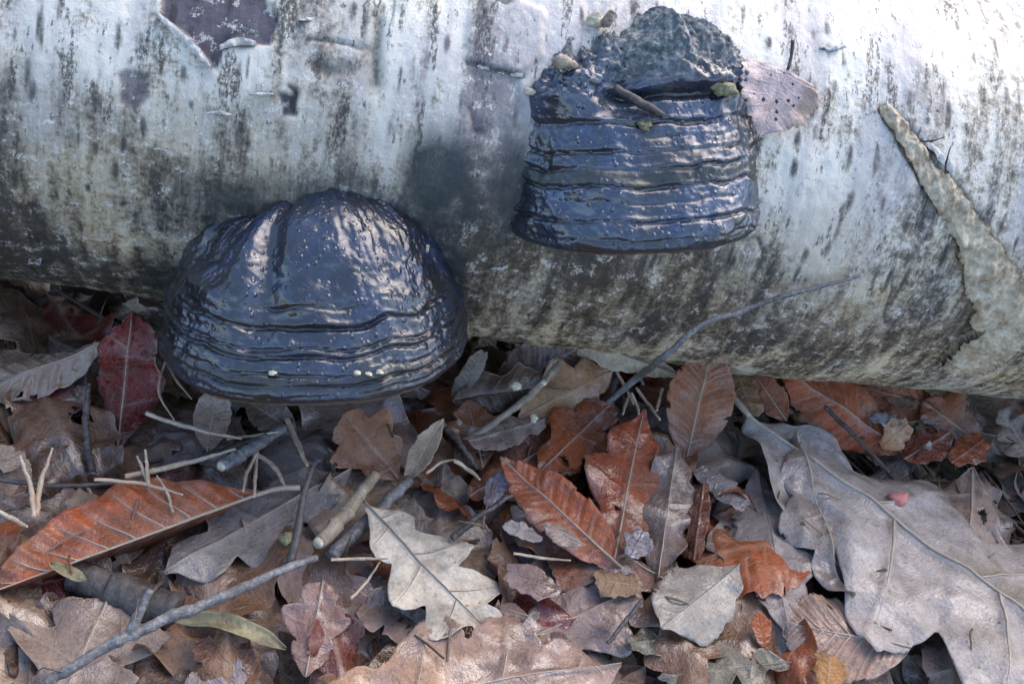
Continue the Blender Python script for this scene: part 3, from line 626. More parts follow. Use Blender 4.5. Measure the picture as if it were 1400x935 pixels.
# colours (linear base colours of damp dead leaves)
GREY = (.33, .285, .25); MAUVE = (.30, .215, .18); RUST = (.36, .07, .016); RED = (.26, .016, .012); DKBR = (.075, .045, .033); BRN = (.16, .095, .065)
CREAM = (.64, .60, .50); TAN = (.40, .28, .18); AMBER = (.46, .18, .035); ORANGE = (.44, .105, .032); PINKT = (.42, .30, .25); OLIVE = (.20, .185, .13); DKGR = (.14, .125, .115)
def L(kind, label, b, t, hwpx, colour, hb=.014, ht=.014, **kw):
    p0, p1 = gp(*b, hb), gp(*t, ht); ppm = PX/np.linalg.norm((p0+p1)/2-CAM); hwpx = hwpx*(1.22 if kind == 'oak' and hwpx < 100 else 1.0)
    nm = dict(oak='oak_leaf', beech='beech_leaf', birch='birch_leaf', plain='leaf_fragment')[kind]
    return place_leaf(nm, label, kind, p0, p1, hwpx/ppm, colour, **kw)
HERO = []
def H(*a, **k):
    o = L(*a, **k); HERO.append(o); return o

big = H('oak', 'very large pale grey oak leaf with a strong midrib at the right edge', (1022, 566), (1590, 985), 255, (.42, .385, .37), .024, .022, second=(.25, .225, .185), ragged=.3, lobes=4, depth=.26, wave=.055, crumple=.07, ns=150, nq=26, veins=1.9, stalk=.010, seed=3, curl=(-.18, -.1), vmat='vein', mat='leaf', roll=-.06)
H('oak', 'grey lobed oak leaf overlapping the lower left edge of the very large oak leaf', (1088, 590), (1165, 818), 56, (.40, .345, .32), .026, .024, second=(.26, .22, .19), lobes=3, depth=.24, wave=.06, crumple=.09, ns=80, nq=14, veins=1.0, seed=170, mat='leaf_wet')
H('oak', 'pale brown oak leaf showing past the lower edge of the very large oak leaf', (1330, 640), (1300, 950), 90, (.40, .32, .28), .014, .016, second=(.3, .22, .18), lobes=4, depth=.22, wave=.06, crumple=.08, ns=80, nq=14, veins=1.0, seed=172)
H('oak', 'wide wet mauve oak leaf under the red brown oak leaf and long russet leaf', (930, 800), (700, 690), 80, (.29, .19, .165), .012, .014, second=(.25, .09, .05), lobes=3, depth=.2, wave=.07, crumple=.1, ns=80, nq=14, veins=.8, seed=174, mat='leaf_wet')
H('oak', 'wet purple brown oak leaf between the cream oak leaf and the mottled round leaf', (700, 880), (880, 800), 72, (.27, .18, .165), .012, .012, second=(.34, .26, .24), lobes=3, depth=.22, wave=.07, crumple=.1, ns=80, nq=14, veins=.7, seed=176, mat='leaf_wet')
H('oak', 'russet wet oak leaf spread below the amber oak leaf', (640, 680), (800, 570), 62, (.32, .095, .035), .010, .014, second=(.22, .10, .07), lobes=3, depth=.2, wave=.07, crumple=.1, ns=80, nq=14, veins=.7, seed=178, mat='leaf_wet')
H('beech', 'rusty wet leaf lying against the log foot behind the brown torn leaf end', (1290, 560), (1180, 528), 34, (.34, .085, .025), .016, .026, second=(.24, .10, .05), normal=(0, -.7, .8), wave=.06, seed=180, mat='leaf_wet', veins=.6)
H('oak', 'rust brown leaf at the log foot near the right edge', (1345, 612), (1262, 548), 40, (.32, .10, .04), .014, .022, second=(.26, .15, .1), normal=(0, -.6, .9), wave=.06, seed=182, lobes=3, depth=.2, mat='leaf_wet', veins=.6)
H('plain', 'bright rust leaf piece between the glazed brown leaf and the deep red leaf', (1300, 632), (1345, 600), 22, (.36, .08, .02), .016, .02, wave=.07, seed=184, mat='leaf_wet')
H('beech', 'russet leaf curled beside the stalk of the very large oak leaf', (1075, 575), (1032, 512), 26, (.34, .11, .045), .020, .030, normal=(-.2, -.7, .7), wave=.06, seed=186, curl=(.5, .5), mat='leaf_wet', veins=.6)
H('oak', 'warm brown leaf lying below the dark ribbed leaf', (660, 640), (640, 548), 40, (.27, .12, .065), .010, .018, second=(.33, .1, .04), wave=.07, seed=188, lobes=3, depth=.2, mat='leaf_wet', veins=.6)
cre = H('oak', 'cream white lobed oak leaf lying flat in the middle of the foreground', (500, 688), (690, 888), 100, CREAM, .022, .016, second=(.40, .385, .345), lobes=4, depth=.28, ragged=.4, wave=.05, crumple=.04, ns=110, nq=18, veins=1.0, stalk=.008, seed=12, vmat='vein_dark', mat='leaf_dry', fold=(.15, -.1))
bee = H('beech', 'folded orange brown beech leaf with pale side veins at the left', (352, 676), (-18, 812), 112, ORANGE, .026, .016, second=(.30, .11, .055), ragged=.15, holes=9, crumple=.03, wave=.02, ns=100, nq=16, veins=1.25, stalk=.016, seed=5, fold=(.18, -1.9), curl=(-.25, 0), roll=-.12, relief=1.1)
H('oak', 'grey oak leaf with a smooth film lying under the forked twig stem', (480, 640), (222, 782), 74, (.27, .25, .235), .014, .012, second=(.18, .155, .145), lobes=3, depth=.3, wave=.03, ns=70, veins=.7, seed=21)
H('oak', 'broad mauve tan oak leaf along the bottom edge, glazed with water', (400, 975), (850, 905), 138, (.38, .26, .215), .020, .018, second=(.47, .28, .17), lobes=4, depth=.22, wave=.04, ns=90, nq=14, veins=1.0, seed=32, mat='leaf_wet')
H('oak', 'brown grey oak leaf in the lower left corner', (70, 990), (150, 812), 115, (.25, .19, .16), .014, .012, second=(.33, .255, .2), lobes=3, depth=.25, wave=.04, ns=70, nq=12, veins=.8, seed=41)
H('beech', 'pale ribbed beech leaf at the left edge below the log', (142, 468), (-45, 540), 48, (.34, .27, .21), .03, .012, second=(.27, .2, .16), wave=.04, ns=80, veins=.8, seed=44, roll=-.1, relief=1.5, curl=(-.4, -.3))
H('oak', 'dark red leaf standing upright left of the lower fungus', (160, 615), (180, 426), 46, (.16, .012, .011), .006, .050, second=(.10, .035, .028), ragged=.9, crumple=.15, lobes=2, depth=.12, normal=(.1, -1, .35), wave=.04, seed=47, veins=.6, curl=(.5, -.5), bend=.25)
H('plain', 'lilac wet leaf fragment below the pale ribbed beech leaf', (20, 560), (118, 540), 34, (.27, .2, .22), .012, .016, second=RED, wave=.06, seed=50, mat='leaf_wet')
H('plain', 'dark crimson leaf piece left of the upright red leaf', (20, 600), (95, 570), 30, (.16, .018, .02), .008, .012, second=(.09, .015, .018), wave=.06, seed=51, mat='leaf_wet')
H('beech', 'pale beige folded leaf poking from under the lower fungus', (283, 618), (300, 520), 32, (.44, .34, .27), .008, .036, second=(.35, .24, .18), normal=(-.2, -1, .5), fold=(.35, .35), wave=.04, seed=54, veins=.6)
H('beech', 'dull brown leaf tucked close beneath the left rim of the lower fungus', (405, 592), (335, 545), 30, (.25, .17, .13), .012, .022, wave=.05, seed=55, veins=.5, normal=(0, -1, .7))
H('oak', 'russet brown leaf below the middle of the lower fungus', (545, 655), (470, 566), 52, (.26, .09, .04), .008, .032, second=(.32, .16, .09), wave=.06, seed=58, normal=(0, -.8, .7), lobes=3, depth=.2, curl=(.5, .6))
H('beech', 'narrow pale tan leaf curled on edge below the right end of the lower fungus', (606, 572), (553, 660), 26, (.46, .36, .27), .034, .012, second=(.3, .21, .15), wave=.04, seed=60, fold=(.8, .5), normal=(-.5, -.7, .4), veins=.6)
H('beech', 'dark brown ribbed leaf leaning on the log right of the lower fungus', (668, 545), (815, 462), 56, (.17, .085, .062), .010, .040, second=(.25, .15, .11), wave=.04, seed=63, normal=(0, -1, .45), relief=1.4, veins=.7, ns=70)
H('beech', 'tan leaf with a cream rolled end touching the log beside the leaning twig', (778, 460), (938, 516), 24, (.50, .39, .26), .040, .030, second=(.62, .54, .4), wave=.05, seed=66, normal=(.1, -.8, .8), curl=(.7, .2), veins=.7, mat='leaf_dry')
H('plain', 'grey tan scrap upright between the fungus rim and the dark ribbed leaf', (620, 545), (662, 482), 15, (.22, .19, .17), .015, .04, wave=.05, seed=67, normal=(0, -1, .3))
H('oak', 'amber brown oak leaf with a bright tip left of the leaning twig foot', (708, 572), (838, 506), 48, AMBER, .016, .030, second=(.5, .34, .2), wave=.05, seed=70, normal=(0, -.7, .8), lobes=3, depth=.22, veins=.6, mat='leaf_wet')
H('beech', 'dark rolled leaf with a pale crinkled upper edge right of the lower fungus', (618, 548), (775, 522), 34, (.085, .05, .036), .018, .022, second=(.16, .1, .07), wave=.1, seed=72, normal=(0, -.9, .3), curl=(.5, 1.0))
H('oak', 'glossy rust red leaf under the foot of the leaning twig', (735, 648), (838, 548), 50, (.34, .08, .016), .012, .024, second=(.2, .06, .03), wave=.06, seed=75, normal=(0, -.4, 1), lobes=3, depth=.25, mat='leaf_wet', veins=.6)
H('beech', 'tall rust brown leaf standing on end right of the leaning twig foot', (937, 632), (974, 474), 58, (.33, .115, .045), .006, .050, second=(.31, .17, .11), normal=(-.15, -1, .45), wave=.04, seed=78, veins=.9, fold=(.22, .22), ns=70)
H('oak', 'red brown oak leaf wet and grey at its lower end', (838, 772), (880, 562), 62, (.36, .065, .016), .016, .030, second=(.22, .07, .035), wave=.05, seed=81, lobes=3, depth=.2, normal=(.1, -.5, 1), mat='leaf_wet', veins=.8, ns=70)
H('beech', 'long russet leaf slanting down right with a grey patch', (850, 775), (684, 624), 55, (.36, .08, .022), .018, .026, second=(.26, .10, .06), wave=.045, seed=84, normal=(-.1, -.3, 1), fold=(.15, .25), veins=.9, ns=70)
H('plain', 'silvery brown leaf piece with a turned edge below the dark rolled leaf', (745, 572), (640, 602), 30, (.23, .15, .12), .020, .022, second=(.3, .24, .22), wave=.07, seed=86, mat='leaf_wet')
H('oak', 'grey brown crumpled wet leaf right of the red brown oak leaf', (900, 790), (925, 608), 46, (.19, .135, .115), .014, .026, second=(.26, .2, .19), wave=.08, seed=88, lobes=3, depth=.2, mat='leaf_wet', veins=.6)
H('plain', 'dark rust leaf sliver beside the blue glazed scrap', (948, 765), (962, 660), 16, (.2, .05, .02), .016, .024, wave=.05, seed=89, normal=(-.5, 0, 1), mat='leaf_wet')
H('plain', 'blue glazed grey scrap between the tall rust leaf and the large pale oak leaf', (950, 640), (1020, 690), 26, (.3, .28, .29), .018, .02, wave=.04, seed=90, mat='leaf_wet')
H('beech', 'large rust leaf arched against the log at the right', (1232, 618), (1068, 502), 60, (.40, .09, .024), .012, .034, second=(.30, .11, .05), normal=(.15, -.7, .8), wave=.04, seed=93, curl=(-.5, -.35), bend=-.3, veins=.8, ns=70)
H('beech', 'small red brown leaf under the arched rust leaf', (1135, 566), (1030, 508), 22, (.32, .05, .02), .020, .026, wave=.05, seed=95, normal=(0, -.6, 1), veins=.5)
H('plain', 'cream tan scrap touching the log right of the tall rust leaf', (975, 488), (1062, 488), 17, (.55, .48, .36), .024, .024, second=(.42, .33, .22), wave=.05, seed=97, mat='leaf_dry', normal=(0, -.6, 1))
H('plain', 'amber scrap beside the stalk of the very large oak leaf', (1004, 500), (1030, 568), 22, (.46, .26, .12), .028, .022, wave=.06, seed=99, normal=(-.3, -.5, 1))
H('plain', 'brown torn leaf end resting against the log above the arched rust leaf tip', (1200, 530), (1252, 552), 20, (.27, .17, .11), .02, .022, wave=.08, seed=101)
H('plain', 'amber curled leaf end with a pale torn rim below the arched rust leaf', (1205, 612), (1242, 580), 22, (.42, .18, .06), .016, .024, second=(.5, .3, .16), wave=.1, seed=103, normal=(0, -.7, .8))
H('plain', 'blue grey wet scrap between the arched rust leaf and the amber curled end', (1188, 572), (1236, 574), 12, (.32, .32, .36), .024, .024, wave=.08, seed=104, mat='leaf_wet')
H('beech', 'deep red leaf right of the amber curled leaf end', (1235, 628), (1300, 590), 30, (.24, .05, .028), .014, .018, wave=.05, seed=106, mat='leaf_wet', veins=.5)
H('oak', 'glazed brown leaf lying along the foot of the log at the right', (1390, 600), (1262, 575), 32, (.25, .17, .14), .014, .018, second=(.32, .26, .24), wave=.06, seed=108, mat='leaf_wet', veins=.5)
H('oak', 'crumpled grey brown leaf at the right edge under the log', (1420, 640), (1368, 560), 38, (.28, .21, .17), .012, .03, wave=.12, seed=110, normal=(0, -.8, .6), fold=(.4, .4))
H('beech', 'brown leaf standing against the log foot at the far right', (1275, 590), (1320, 532), 30, (.24, .12, .06), .008, .026, wave=.06, seed=112, normal=(0, -1, .5), veins=.5)
H('oak', 'mottled pale grey round leaf in the lower middle', (1012, 770), (905, 858), 58, (.36, .335, .30), .020, .022, second=(.24, .215, .19), wave=.04, seed=115, lobes=2, depth=.12, curl=(-.3, -.5), veins=.6, vmat='vein_dark')
H('oak', 'smooth mauve grey leaf with a midrib left of the very large oak leaf', (1035, 640), (1078, 862), 62, (.255, .22, .21), .014, .018, second=(.33, .29, .285), wave=.035, seed=117, lobes=3, depth=.18, veins=.8, ns=70, vmat='vein_dark')
H('oak', 'dark grey leaf between the mottled round leaf and the mauve grey leaf', (1000, 660), (1015, 830), 42, DKGR, .010, .014, second=(.2, .18, .17), wave=.06, seed=119, lobes=3, depth=.2, veins=.5, vmat='vein_dark')
H('beech', 'pinkish tan leaf with fanning veins at the lower right', (1246, 884), (1072, 850), 84, PINKT, .022, .018, second=(.36, .235, .18), wave=.03, seed=121, veins=1.0, relief=1.4, ns=90, nq=14, curl=(-.2, -.35), stalk=.0)
H('plain', 'amber orange scrap at the bottom edge left of the pinkish tan leaf', (1130, 945), (1135, 895), 24, (.40, .19, .05), .02, .022, wave=.08, seed=123)
H('plain', 'bright orange scrap below the mauve grey leaf', (1046, 885), (1038, 838), 16, (.42, .10, .02), .014, .02, wave=.06, seed=125, mat='leaf_wet')
H('oak', 'olive grey leaf along the bottom edge right of centre', (1085, 905), (900, 925), 42, (.22, .21, .17), .014, .014, second=(.15, .14, .11), wave=.05, seed=127, veins=.6, vmat='vein_dark')
H('plain', 'olive dark strip of leaf right of the small black gap at the bottom', (960, 860), (862, 880), 26, (.14, .135, .10), .012, .016, wave=.06, seed=129)
H('plain', 'lilac glazed brown leaf piece right of the cream oak leaf', (768, 808), (694, 782), 28, (.30, .215, .21), .018, .02, second=(.24, .16, .14), wave=.05, seed=131, mat='leaf_wet')
H('beech', 'small brown leaf piece just right of the cream leaf tip', (722, 842), (682, 830), 18, (.27, .18, .155), .014, .014, wave=.05, seed=133, veins=.4)
H('plain', 'small grey silver leaf below the long russet leaf', (742, 738), (690, 716), 14, (.36, .33, .31), .024, .024, wave=.05, seed=135)
H('beech', 'small curled tan leaf under the end of the long russet leaf', (800, 745), (745, 715), 24, (.34, .24, .19), .026, .028, wave=.06, seed=137, curl=(-.6, -.6), veins=.5)
H('plain', 'violet shining scrap at the lower end of the red brown oak leaf', (862, 762), (880, 726), 20, (.3, .27, .31), .024, .024, wave=.05, seed=139, mat='leaf_wet')
H('plain', 'violet wet scrap with a hole left of the long russet leaf', (665, 692), (688, 648), 15, (.32, .28, .34), .014, .02, wave=.08, seed=140, mat='leaf_wet')
H('plain', 'amber tinted brown leaf below the red brown oak leaf', (880, 800), (815, 792), 26, (.29, .18, .10), .016, .016, second=(.36, .25, .19), wave=.06, seed=141)
H('plain', 'tiny pale pink curled leaf tip in front of the dark gap', (842, 850), (822, 832), 10, (.5, .36, .31), .016, .022, wave=.08, seed=143, curl=(-.5, -.5))
H('oak', 'mauve russet oak leaf upright just left of the broad bottom leaf', (418, 925), (442, 790), 44, (.28, .16, .13), .014, .020, second=(.33, .22, .2), wave=.05, seed=145, lobes=3, depth=.22, mat='leaf_wet', veins=.6)
H('plain', 'dark russet leaf under the yellow green strip', (345, 925), (285, 868), 36, (.17, .07, .05), .012, .014, second=(.23, .17, .15), wave=.06, seed=147, mat='leaf_wet')
H('plain', 'tan leaf end at the left edge above the orange beech leaf', (-15, 615), (28, 632), 20, (.45, .36, .28), .02, .02, wave=.04, seed=149)
H('plain', 'brown leaf piece at the left edge beside the straw needle pair', (-12, 690), (34, 672), 24, (.22, .14, .12), .012, .012, wave=.05, seed=150)
H('plain', 'wet glazed dark leaf at the bottom edge under the yellow green strip', (250, 945), (330, 915), 32, (.2, .15, .14), .012, .014, second=(.3, .26, .27), wave=.08, seed=151, mat='leaf_wet')
H('oak', 'maroon leaf shadowed under the orange beech leaf', (30, 800), (95, 790), 40, (.2, .03, .03), .006, .008, wave=.05, seed=153)
H('plain', 'maroon brown leaf between the grey film leaf and the forked twig', (250, 800), (320, 790), 34, (.13, .06, .06), .006, .008, wave=.05, seed=155)
# the birch leaf stuck on the log
p_b = log_hit(1077, 96, LOG_R+.006); p_t = log_hit(1038, 186, LOG_R+.005); nb_ = np.array([0, p_b[1]+p_t[1], (p_b[2]+p_t[2])-2*LOG_Z]); nb_ /= np.linalg.norm(nb_)
M['leaf_spot'] = leaf_material('spotted_leaf', .40, .5, .12, .1)
bl = place_leaf('birch_leaf', 'pale pinkish birch leaf with dark spots stuck on the white log beside the upper fungus', 'birch', p_b, p_t, 48/2600, (.66, .54, .52), second=(.55, .38, .27), normal=nb_, mat='leaf_spot', seed=160, wave=.10, curl=(.3, -.5), fold=(-.02, .42), ns=64, veins=.3, relief=.1, crumple=.02, ragged=.4)
HERO.append(bl)
st = spline([p_b, log_hit(1081, 82, LOG_R+.006), log_hit(1084, 55, LOG_R+.009)], 8)-p_b
Vt, Ft = tube_arrays(st, np.linspace(.0006, .0008, 8), 6); obj('stalk', quads_mesh('stalk', Vt, Ft), M['twig_dark'], bl)
rb = np.random.default_rng(3)
for x, y in [(1054, 103), (1072, 100), (1044, 136), (1020, 137), (1084, 115), (1062, 139), (1101, 126), (1062, 153), (1061, 163), (1085, 145), (1078, 138), (1092, 134)]:
    c0 = log_hit(x, y, LOG_R+.0075)-p_b; th = np.linspace(0, 2*math.pi, 9)[:-1]; aa = np.array([1.0, 0, 0]); bb = np.cross(nb_, aa); rr = rb.uniform(.0004, .0010)
    me = bpy.data.meshes.new('spot'); me.from_pydata([tuple(c0+nb_*.0006)]+[tuple(c0+aa*rr*math.cos(t)+bb*rr*math.sin(t)*rb.uniform(.5, 1.4)) for t in th], [], [(0, i+1, (i+1) % 8+1) for i in range(8)]); obj('spot', me, M['hair'], bl)

# ------------------------------------------------------------------ twigs, needles, crumbs
def px_path(pts):
    return np.array([gp(x, y, h) for x, y, h in pts])
def stick(name, label, cat, P, rad, mat, n=26, sides=9, knob=.25, seed=0, group=None, parts=()):
    P = np.asarray(P, float); C_ = spline(P, n); C_ = C_+.0006*np.stack([fbm(np.arange(n)*.5, np.zeros(n)+k, seed+k, 2) for k in range(3)], 1)*min(1.0, rad[0]/.0016)
    n = n*3; C_ = spline(C_, n); r = np.interp(np.linspace(0, 1, n), np.linspace(0, 1, len(rad)), rad); o0 = C_[0].copy()
    gk = np.random.default_rng(seed+900); tt = np.linspace(0, 1, n); r = r*(1+.16*fbm(tt*9, tt*0+seed, seed, 3))
    for t0 in gk.uniform(.05, .95, max(2, n//22)): r = r*(1+.2*np.exp(-((tt-t0)/.012)**2))
    Vt, Ft = tube_arrays(C_-o0, r, sides, True, knob, seed); o = obj(name, quads_mesh(name, Vt, Ft), mat, None, o0); tag(o, label, cat, group)
    for pn, pp, prad, pmat in parts:
        Cp = spline(pp, 14)-o0; Vt, Ft = tube_arrays(Cp, np.interp(np.linspace(0, 1, 14), np.linspace(0, 1, len(prad)), prad), sides, True, knob, seed+5); obj(pn, quads_mesh(pn, Vt, Ft), pmat, o)
    return o
px = 1/3100
lean = [gp(822, 558, .020), gp(868, 520, .036), log_hit(915, 482, LOG_R+.022), log_hit(958, 446, LOG_R+.016), log_hit(1010, 426, LOG_R+.011), log_hit(1060, 409, LOG_R+.009), log_hit(1120, 392, LOG_R+.007), log_hit(1176, 376, LOG_R+.005)]
stick('leaning_twig', 'bare grey twig leaning from the leaves up onto the log', 'twig', lean, [4.6*px, 5*px, 4*px, 3.6*px, 2.4*px], M['twig'], 40, seed=1,
      parts=[('side_stub', [gp(874, 515, .031), gp(880, 526, .03)], [3*px, 2*px], M['twig'])])
stick('forked_twig', 'long grey forked twig lying across the leaves at the lower left', 'twig', px_path([(60, 935, .022), (180, 866, .028), (290, 822, .030), (415, 768, .030), (432, 762, .028)]), [5*px, 6.5*px, 6*px, 5.5*px, 4*px], M['twig'], 44, seed=4,
      parts=[('side_branch', px_path([(176, 868, .028), (190, 838, .034), (206, 806, .040)]), [6*px, 5*px, 3.5*px], M['twig']), ('side_branch', px_path([(396, 772, .030), (408, 720, .036), (414, 680, .040), (428, 636, .046)]), [5.5*px, 4.5*px, 4*px, 3*px], M['twig_dark'])])
def cut_stick(label, a, b, r, mat, hb, ht, seed, name='broken_stick', end=True):
    P = px_path([(*a, hb), ((a[0]+b[0])/2, (a[1]+b[1])/2+2, (hb+ht)/2), (*b, ht)])
    o = stick(name, label, 'stick', P, [r*px, r*.95*px, r*.8*px], mat, 20, 11, .10, seed)
    if end:
        d = P[0]-P[1]; d /= np.linalg.norm(d); Vt, Ft = tube_arrays(np.array([-d*.001, d*.0012, d*.0020]), np.array([r*.82, r*.8, r*.45])*px, 11, True, .35, seed+1); obj('broken_end', quads_mesh('broken_end', Vt, Ft), M['cut'], o)
    return o
cut_stick('short tan broken stick with a pale end left of the cream oak leaf', (438, 744), (514, 648), 8.5, M['stick'], .026, .026, 11)
cut_stick('lichen grey twig piece below the left rim of the lower fungus', (304, 636), (388, 584), 8, M['twig'], .030, .030, 13, 'twig_piece')
cut_stick('thick dark mossy stick under the orange beech leaf', (240, 838), (100, 785), 22, M['twig_dark'], .010, .010, 15, end=False)
cut_stick('thin grey dead stick right of the tan broken stick', (452, 760), (560, 655), 9, M['twig'], .014, .016, 16, end=False)
stick('twig_piece', 'dark upright twig left of the dark red upright leaf', 'twig', px_path([(126, 645, .014), (118, 590, .024), (122, 525, .030)]), [4*px, 4.5*px, 3*px], M['twig_dark'], seed=17)
stick('twig_piece', 'dark twig slanting between the cream oak leaf and the russet leaf', 'twig', px_path([(618, 735, .020), (655, 706, .024), (700, 676, .026)]), [4.5*px, 4*px, 3*px], M['twig_dark'], seed=18)
stick('twig_piece', 'dark bent twig in the gap below the fungus right end', 'twig', px_path([(606, 580, .024), (628, 605, .024), (652, 640, .018)]), [4.5*px, 4*px, 3*px], M['twig_dark'], seed=19)
stick('twig_piece', 'thin brown twig crossing level above the orange beech leaf', 'twig', px_path([(-20, 652, .020), (80, 664, .022), (165, 660, .020)]), [3*px, 3*px, 2.5*px], M['twig_dark'], seed=20)
stick('twig_piece', 'thin dark twig running from the large oak leaf base over its blade', 'twig', px_path([(1128, 556, .030), (1172, 600, .030), (1216, 646, .028)]), [3.5*px, 3*px, 2*px], M['twig_dark'], seed=22)
stick('twig_piece', 'thin dark twig slanting above the small black gap at the bottom', 'twig', px_path([(830, 880, .02), (850, 855, .022), (878, 820, .026)]), [2.5*px, 3*px, 2*px], M['twig_dark'], seed=23)
stick('twig_piece', 'brown stem lying under the lichen grey twig piece', 'twig', px_path([(230, 640, .018), (320, 610, .020), (400, 575, .016)]), [3.5*px, 3.5*px, 3*px], M['twig_dark'], seed=24)
stick('twig_piece', 'greenish brown stem behind the amber oak leaf', 'twig', px_path([(640, 600, .018), (720, 545, .030), (765, 497, .036)]), [5*px, 5.5*px, 5*px], M['stick'], seed=25)
NEED = [('pale thick needle slanting below the left rim of the lower fungus', [(200, 566), (250, 582), (330, 600)], 3.2), ('pale short needle pointing up at the right of the lichen twig', [(393, 572), (404, 600), (420, 636)], 3.4),
        ('thin curved needle left of the beige folded leaf', [(225, 494), (217, 530), (238, 574)], 1.7), ('thin straight needle beside the lower fungus rim', [(227, 494), (240, 518), (262, 545)], 1.7),
        ('left needle of the straw pair at the left edge', [(46, 708), (42, 665), (27, 622)], 3.0), ('right needle of the straw pair at the left edge', [(49, 706), (56, 660), (72, 612)], 3.0),
        ('short needle rising left of the twig knot above the beech leaf', [(204, 664), (196, 645), (188, 624)], 2.4), ('short upright needle above the middle of the orange beech leaf', [(203, 662), (201, 640), (198, 614)], 2.4),
        ('long straw stem lying level below the lichen twig', [(172, 652), (250, 634), (322, 614)], 3.4), ('long thin straw touching the top of the orange beech leaf', [(130, 655), (190, 660), (250, 676)], 2.2),
        ('bent straw needle right of the lichen twig foot', [(340, 615), (368, 632), (392, 668)], 3.0), ('thin needle dropping from the lichen twig', [(352, 612), (350, 640), (348, 680)], 2.2),
        ('thin needle under the lichen twig', [(350, 620), (338, 645), (333, 672)], 2.0), ('straw at the left edge over the beech leaf tip', [(-8, 697), (15, 708), (36, 720)], 2.8),
        ('pale needle crossing left of the leaning twig foot', [(842, 505), (858, 535), (866, 552)], 2.3), ('pale needle right of the leaning twig foot', [(870, 530), (885, 550), (902, 574)], 2.5),
        ('short pale needle below the leaning twig', [(862, 538), (856, 552), (851, 566)], 2.2), ('second short pale needle below the leaning twig', [(863, 538), (870, 552), (873, 566)], 2.2),
        ('upright pale needle beside the tall rust leaf', [(905, 532), (900, 550), (898, 562)], 2.4), ('thin grey needle in the dark gap under the tan stick', [(452, 765), (490, 764), (530, 763)], 2.0),
        ('thin grey needle slanting in the dark gap left of the cream leaf', [(480, 818), (505, 790), (520, 768)], 1.8), ('pale splinter in the gap below the fungus right end', [(622, 630), (640, 642), (656, 655)], 2.6),
        ('thin splinter at the left of the violet wet scrap', [(584, 646), (604, 632), (622, 628)], 2.0), ('pale straw under the long russet leaf', [(702, 756), (735, 762), (780, 766)], 1.8),
        ('fine pale stem right of the lichen twig end', [(310, 600), (345, 596), (380, 590)], 2.0), ('brown needle over the grey film leaf', [(236, 700), (228, 672), (214, 650)], 1.8)]
for k, (lab, pts, r) in enumerate(NEED):
    z = .026+.004*((k*7) % 5)/5; stick('pine_needle', lab, 'needle', px_path([(x, y, z+(.006 if i == 2 else 0)) for i, (x, y) in enumerate(pts)]), [r*px, r*px, r*.5*px], M['needle'], 14, 6, .1, 30+k, 'dry needles on the leaf litter')
# yellow green strips
def strip_leaf(label, pts, hw, h, seed):
    P = px_path([(x, y, h) for x, y in pts]); C_ = spline(P, 40); o0 = C_[0].copy(); T = np.gradient(C_, axis=0); T /= np.linalg.norm(T, axis=1)[:, None]; N = np.cross(T, (0, 0, 1)); N /= np.linalg.norm(N, axis=1)[:, None]
    wq = np.interp(np.linspace(0, 1, 40), [0, .12, .45, .8, 1], [.1, .6, 1, .7, .08])*hw*px*(1+.25*fbm(np.arange(40)*.09, np.zeros(40), seed, 2)); V = []
    for i in range(40):
        for j in range(9):
            q = -1+j/4; V.append(C_[i]-o0+N[i]*q*wq[i]+np.array([0, 0, -.0006*(1-q*q)+.0018*fbm(i*.06, q*.8, seed, 2)]))
    o = obj('green_strip', mesh_np('green_strip', V, grid_faces(40, 9)), M['green']); o.location = o0
    md = o.modifiers.new('thickness', 'SOLIDIFY'); md.thickness = .0003
    tag(o, label, 'plant strip', 'green plant strips'); return o
strip_leaf('yellow green plant strip right of the forked twig near the bottom', [(240, 846), (290, 846), (345, 862), (390, 886)], 13, .020, 70)
strip_leaf('short pale green strip on the tip of the thick mossy stick', [(68, 768), (95, 780), (118, 792)], 9, .022, 72)
def crumb(name, label, cat, c, r, mat, seed, squash=(1, 1, .8), group=None, n=12):
    th = np.linspace(0, math.pi, n); f = np.linspace(0, 2*math.pi, 2*n+1)[:-1]; TH, FF = np.meshgrid(th, f, indexing='ij')
    d = np.stack([np.sin(TH)*np.cos(FF), np.sin(TH)*np.sin(FF), np.cos(TH)], 2); k = 1+.6*fbm(d[..., 0]*1.6+5, d[..., 1]*1.6+d[..., 2]*2.1+5, seed, 3)
    V = d*k[..., None]*r*np.array(squash); V = V.reshape(-1, 3); F = grid_faces(n, 2*n, True)[:, ::-1]
    return tag(obj(name, mesh_np(name, V, F), mat, None, c), label, cat, group)
gall = crumb('leaf_gall', 'small pink gall sitting beside the midrib of the very large oak leaf', 'gall', gp(1228, 681, .024), .0036, M['pink'], 1, (1.25, .85, .8))
crumb('wood_crumb', 'larger cream crumb on the crinkled edge of the dark rolled leaf', 'crumb', gp(706, 527, .034), .0024, M['cream'], 3, (1, .9, .9))
crumb('wood_crumb', 'smaller cream crumb on the crinkled edge right of the larger one', 'crumb', gp(743, 523, .034), .0016, M['cream'], 4)
crumb('wood_crumb', 'pale crumb in the russet litter below the amber leaf', 'crumb', gp(730, 571, .032), .0020, M['cream'], 5, (.8, 1.3, 1))
crumb('wood_crumb', 'cream crumb on the grey film leaf beside the forked twig', 'crumb', gp(392, 736, .020), .0026, M['stone'], 6)
crumb('seed', 'white grain stuck on the dark right side of the lower fungus', 'seed', at1(.42, .046, .0008), .0010, M['cream'], 7, (.7, .7, 2))
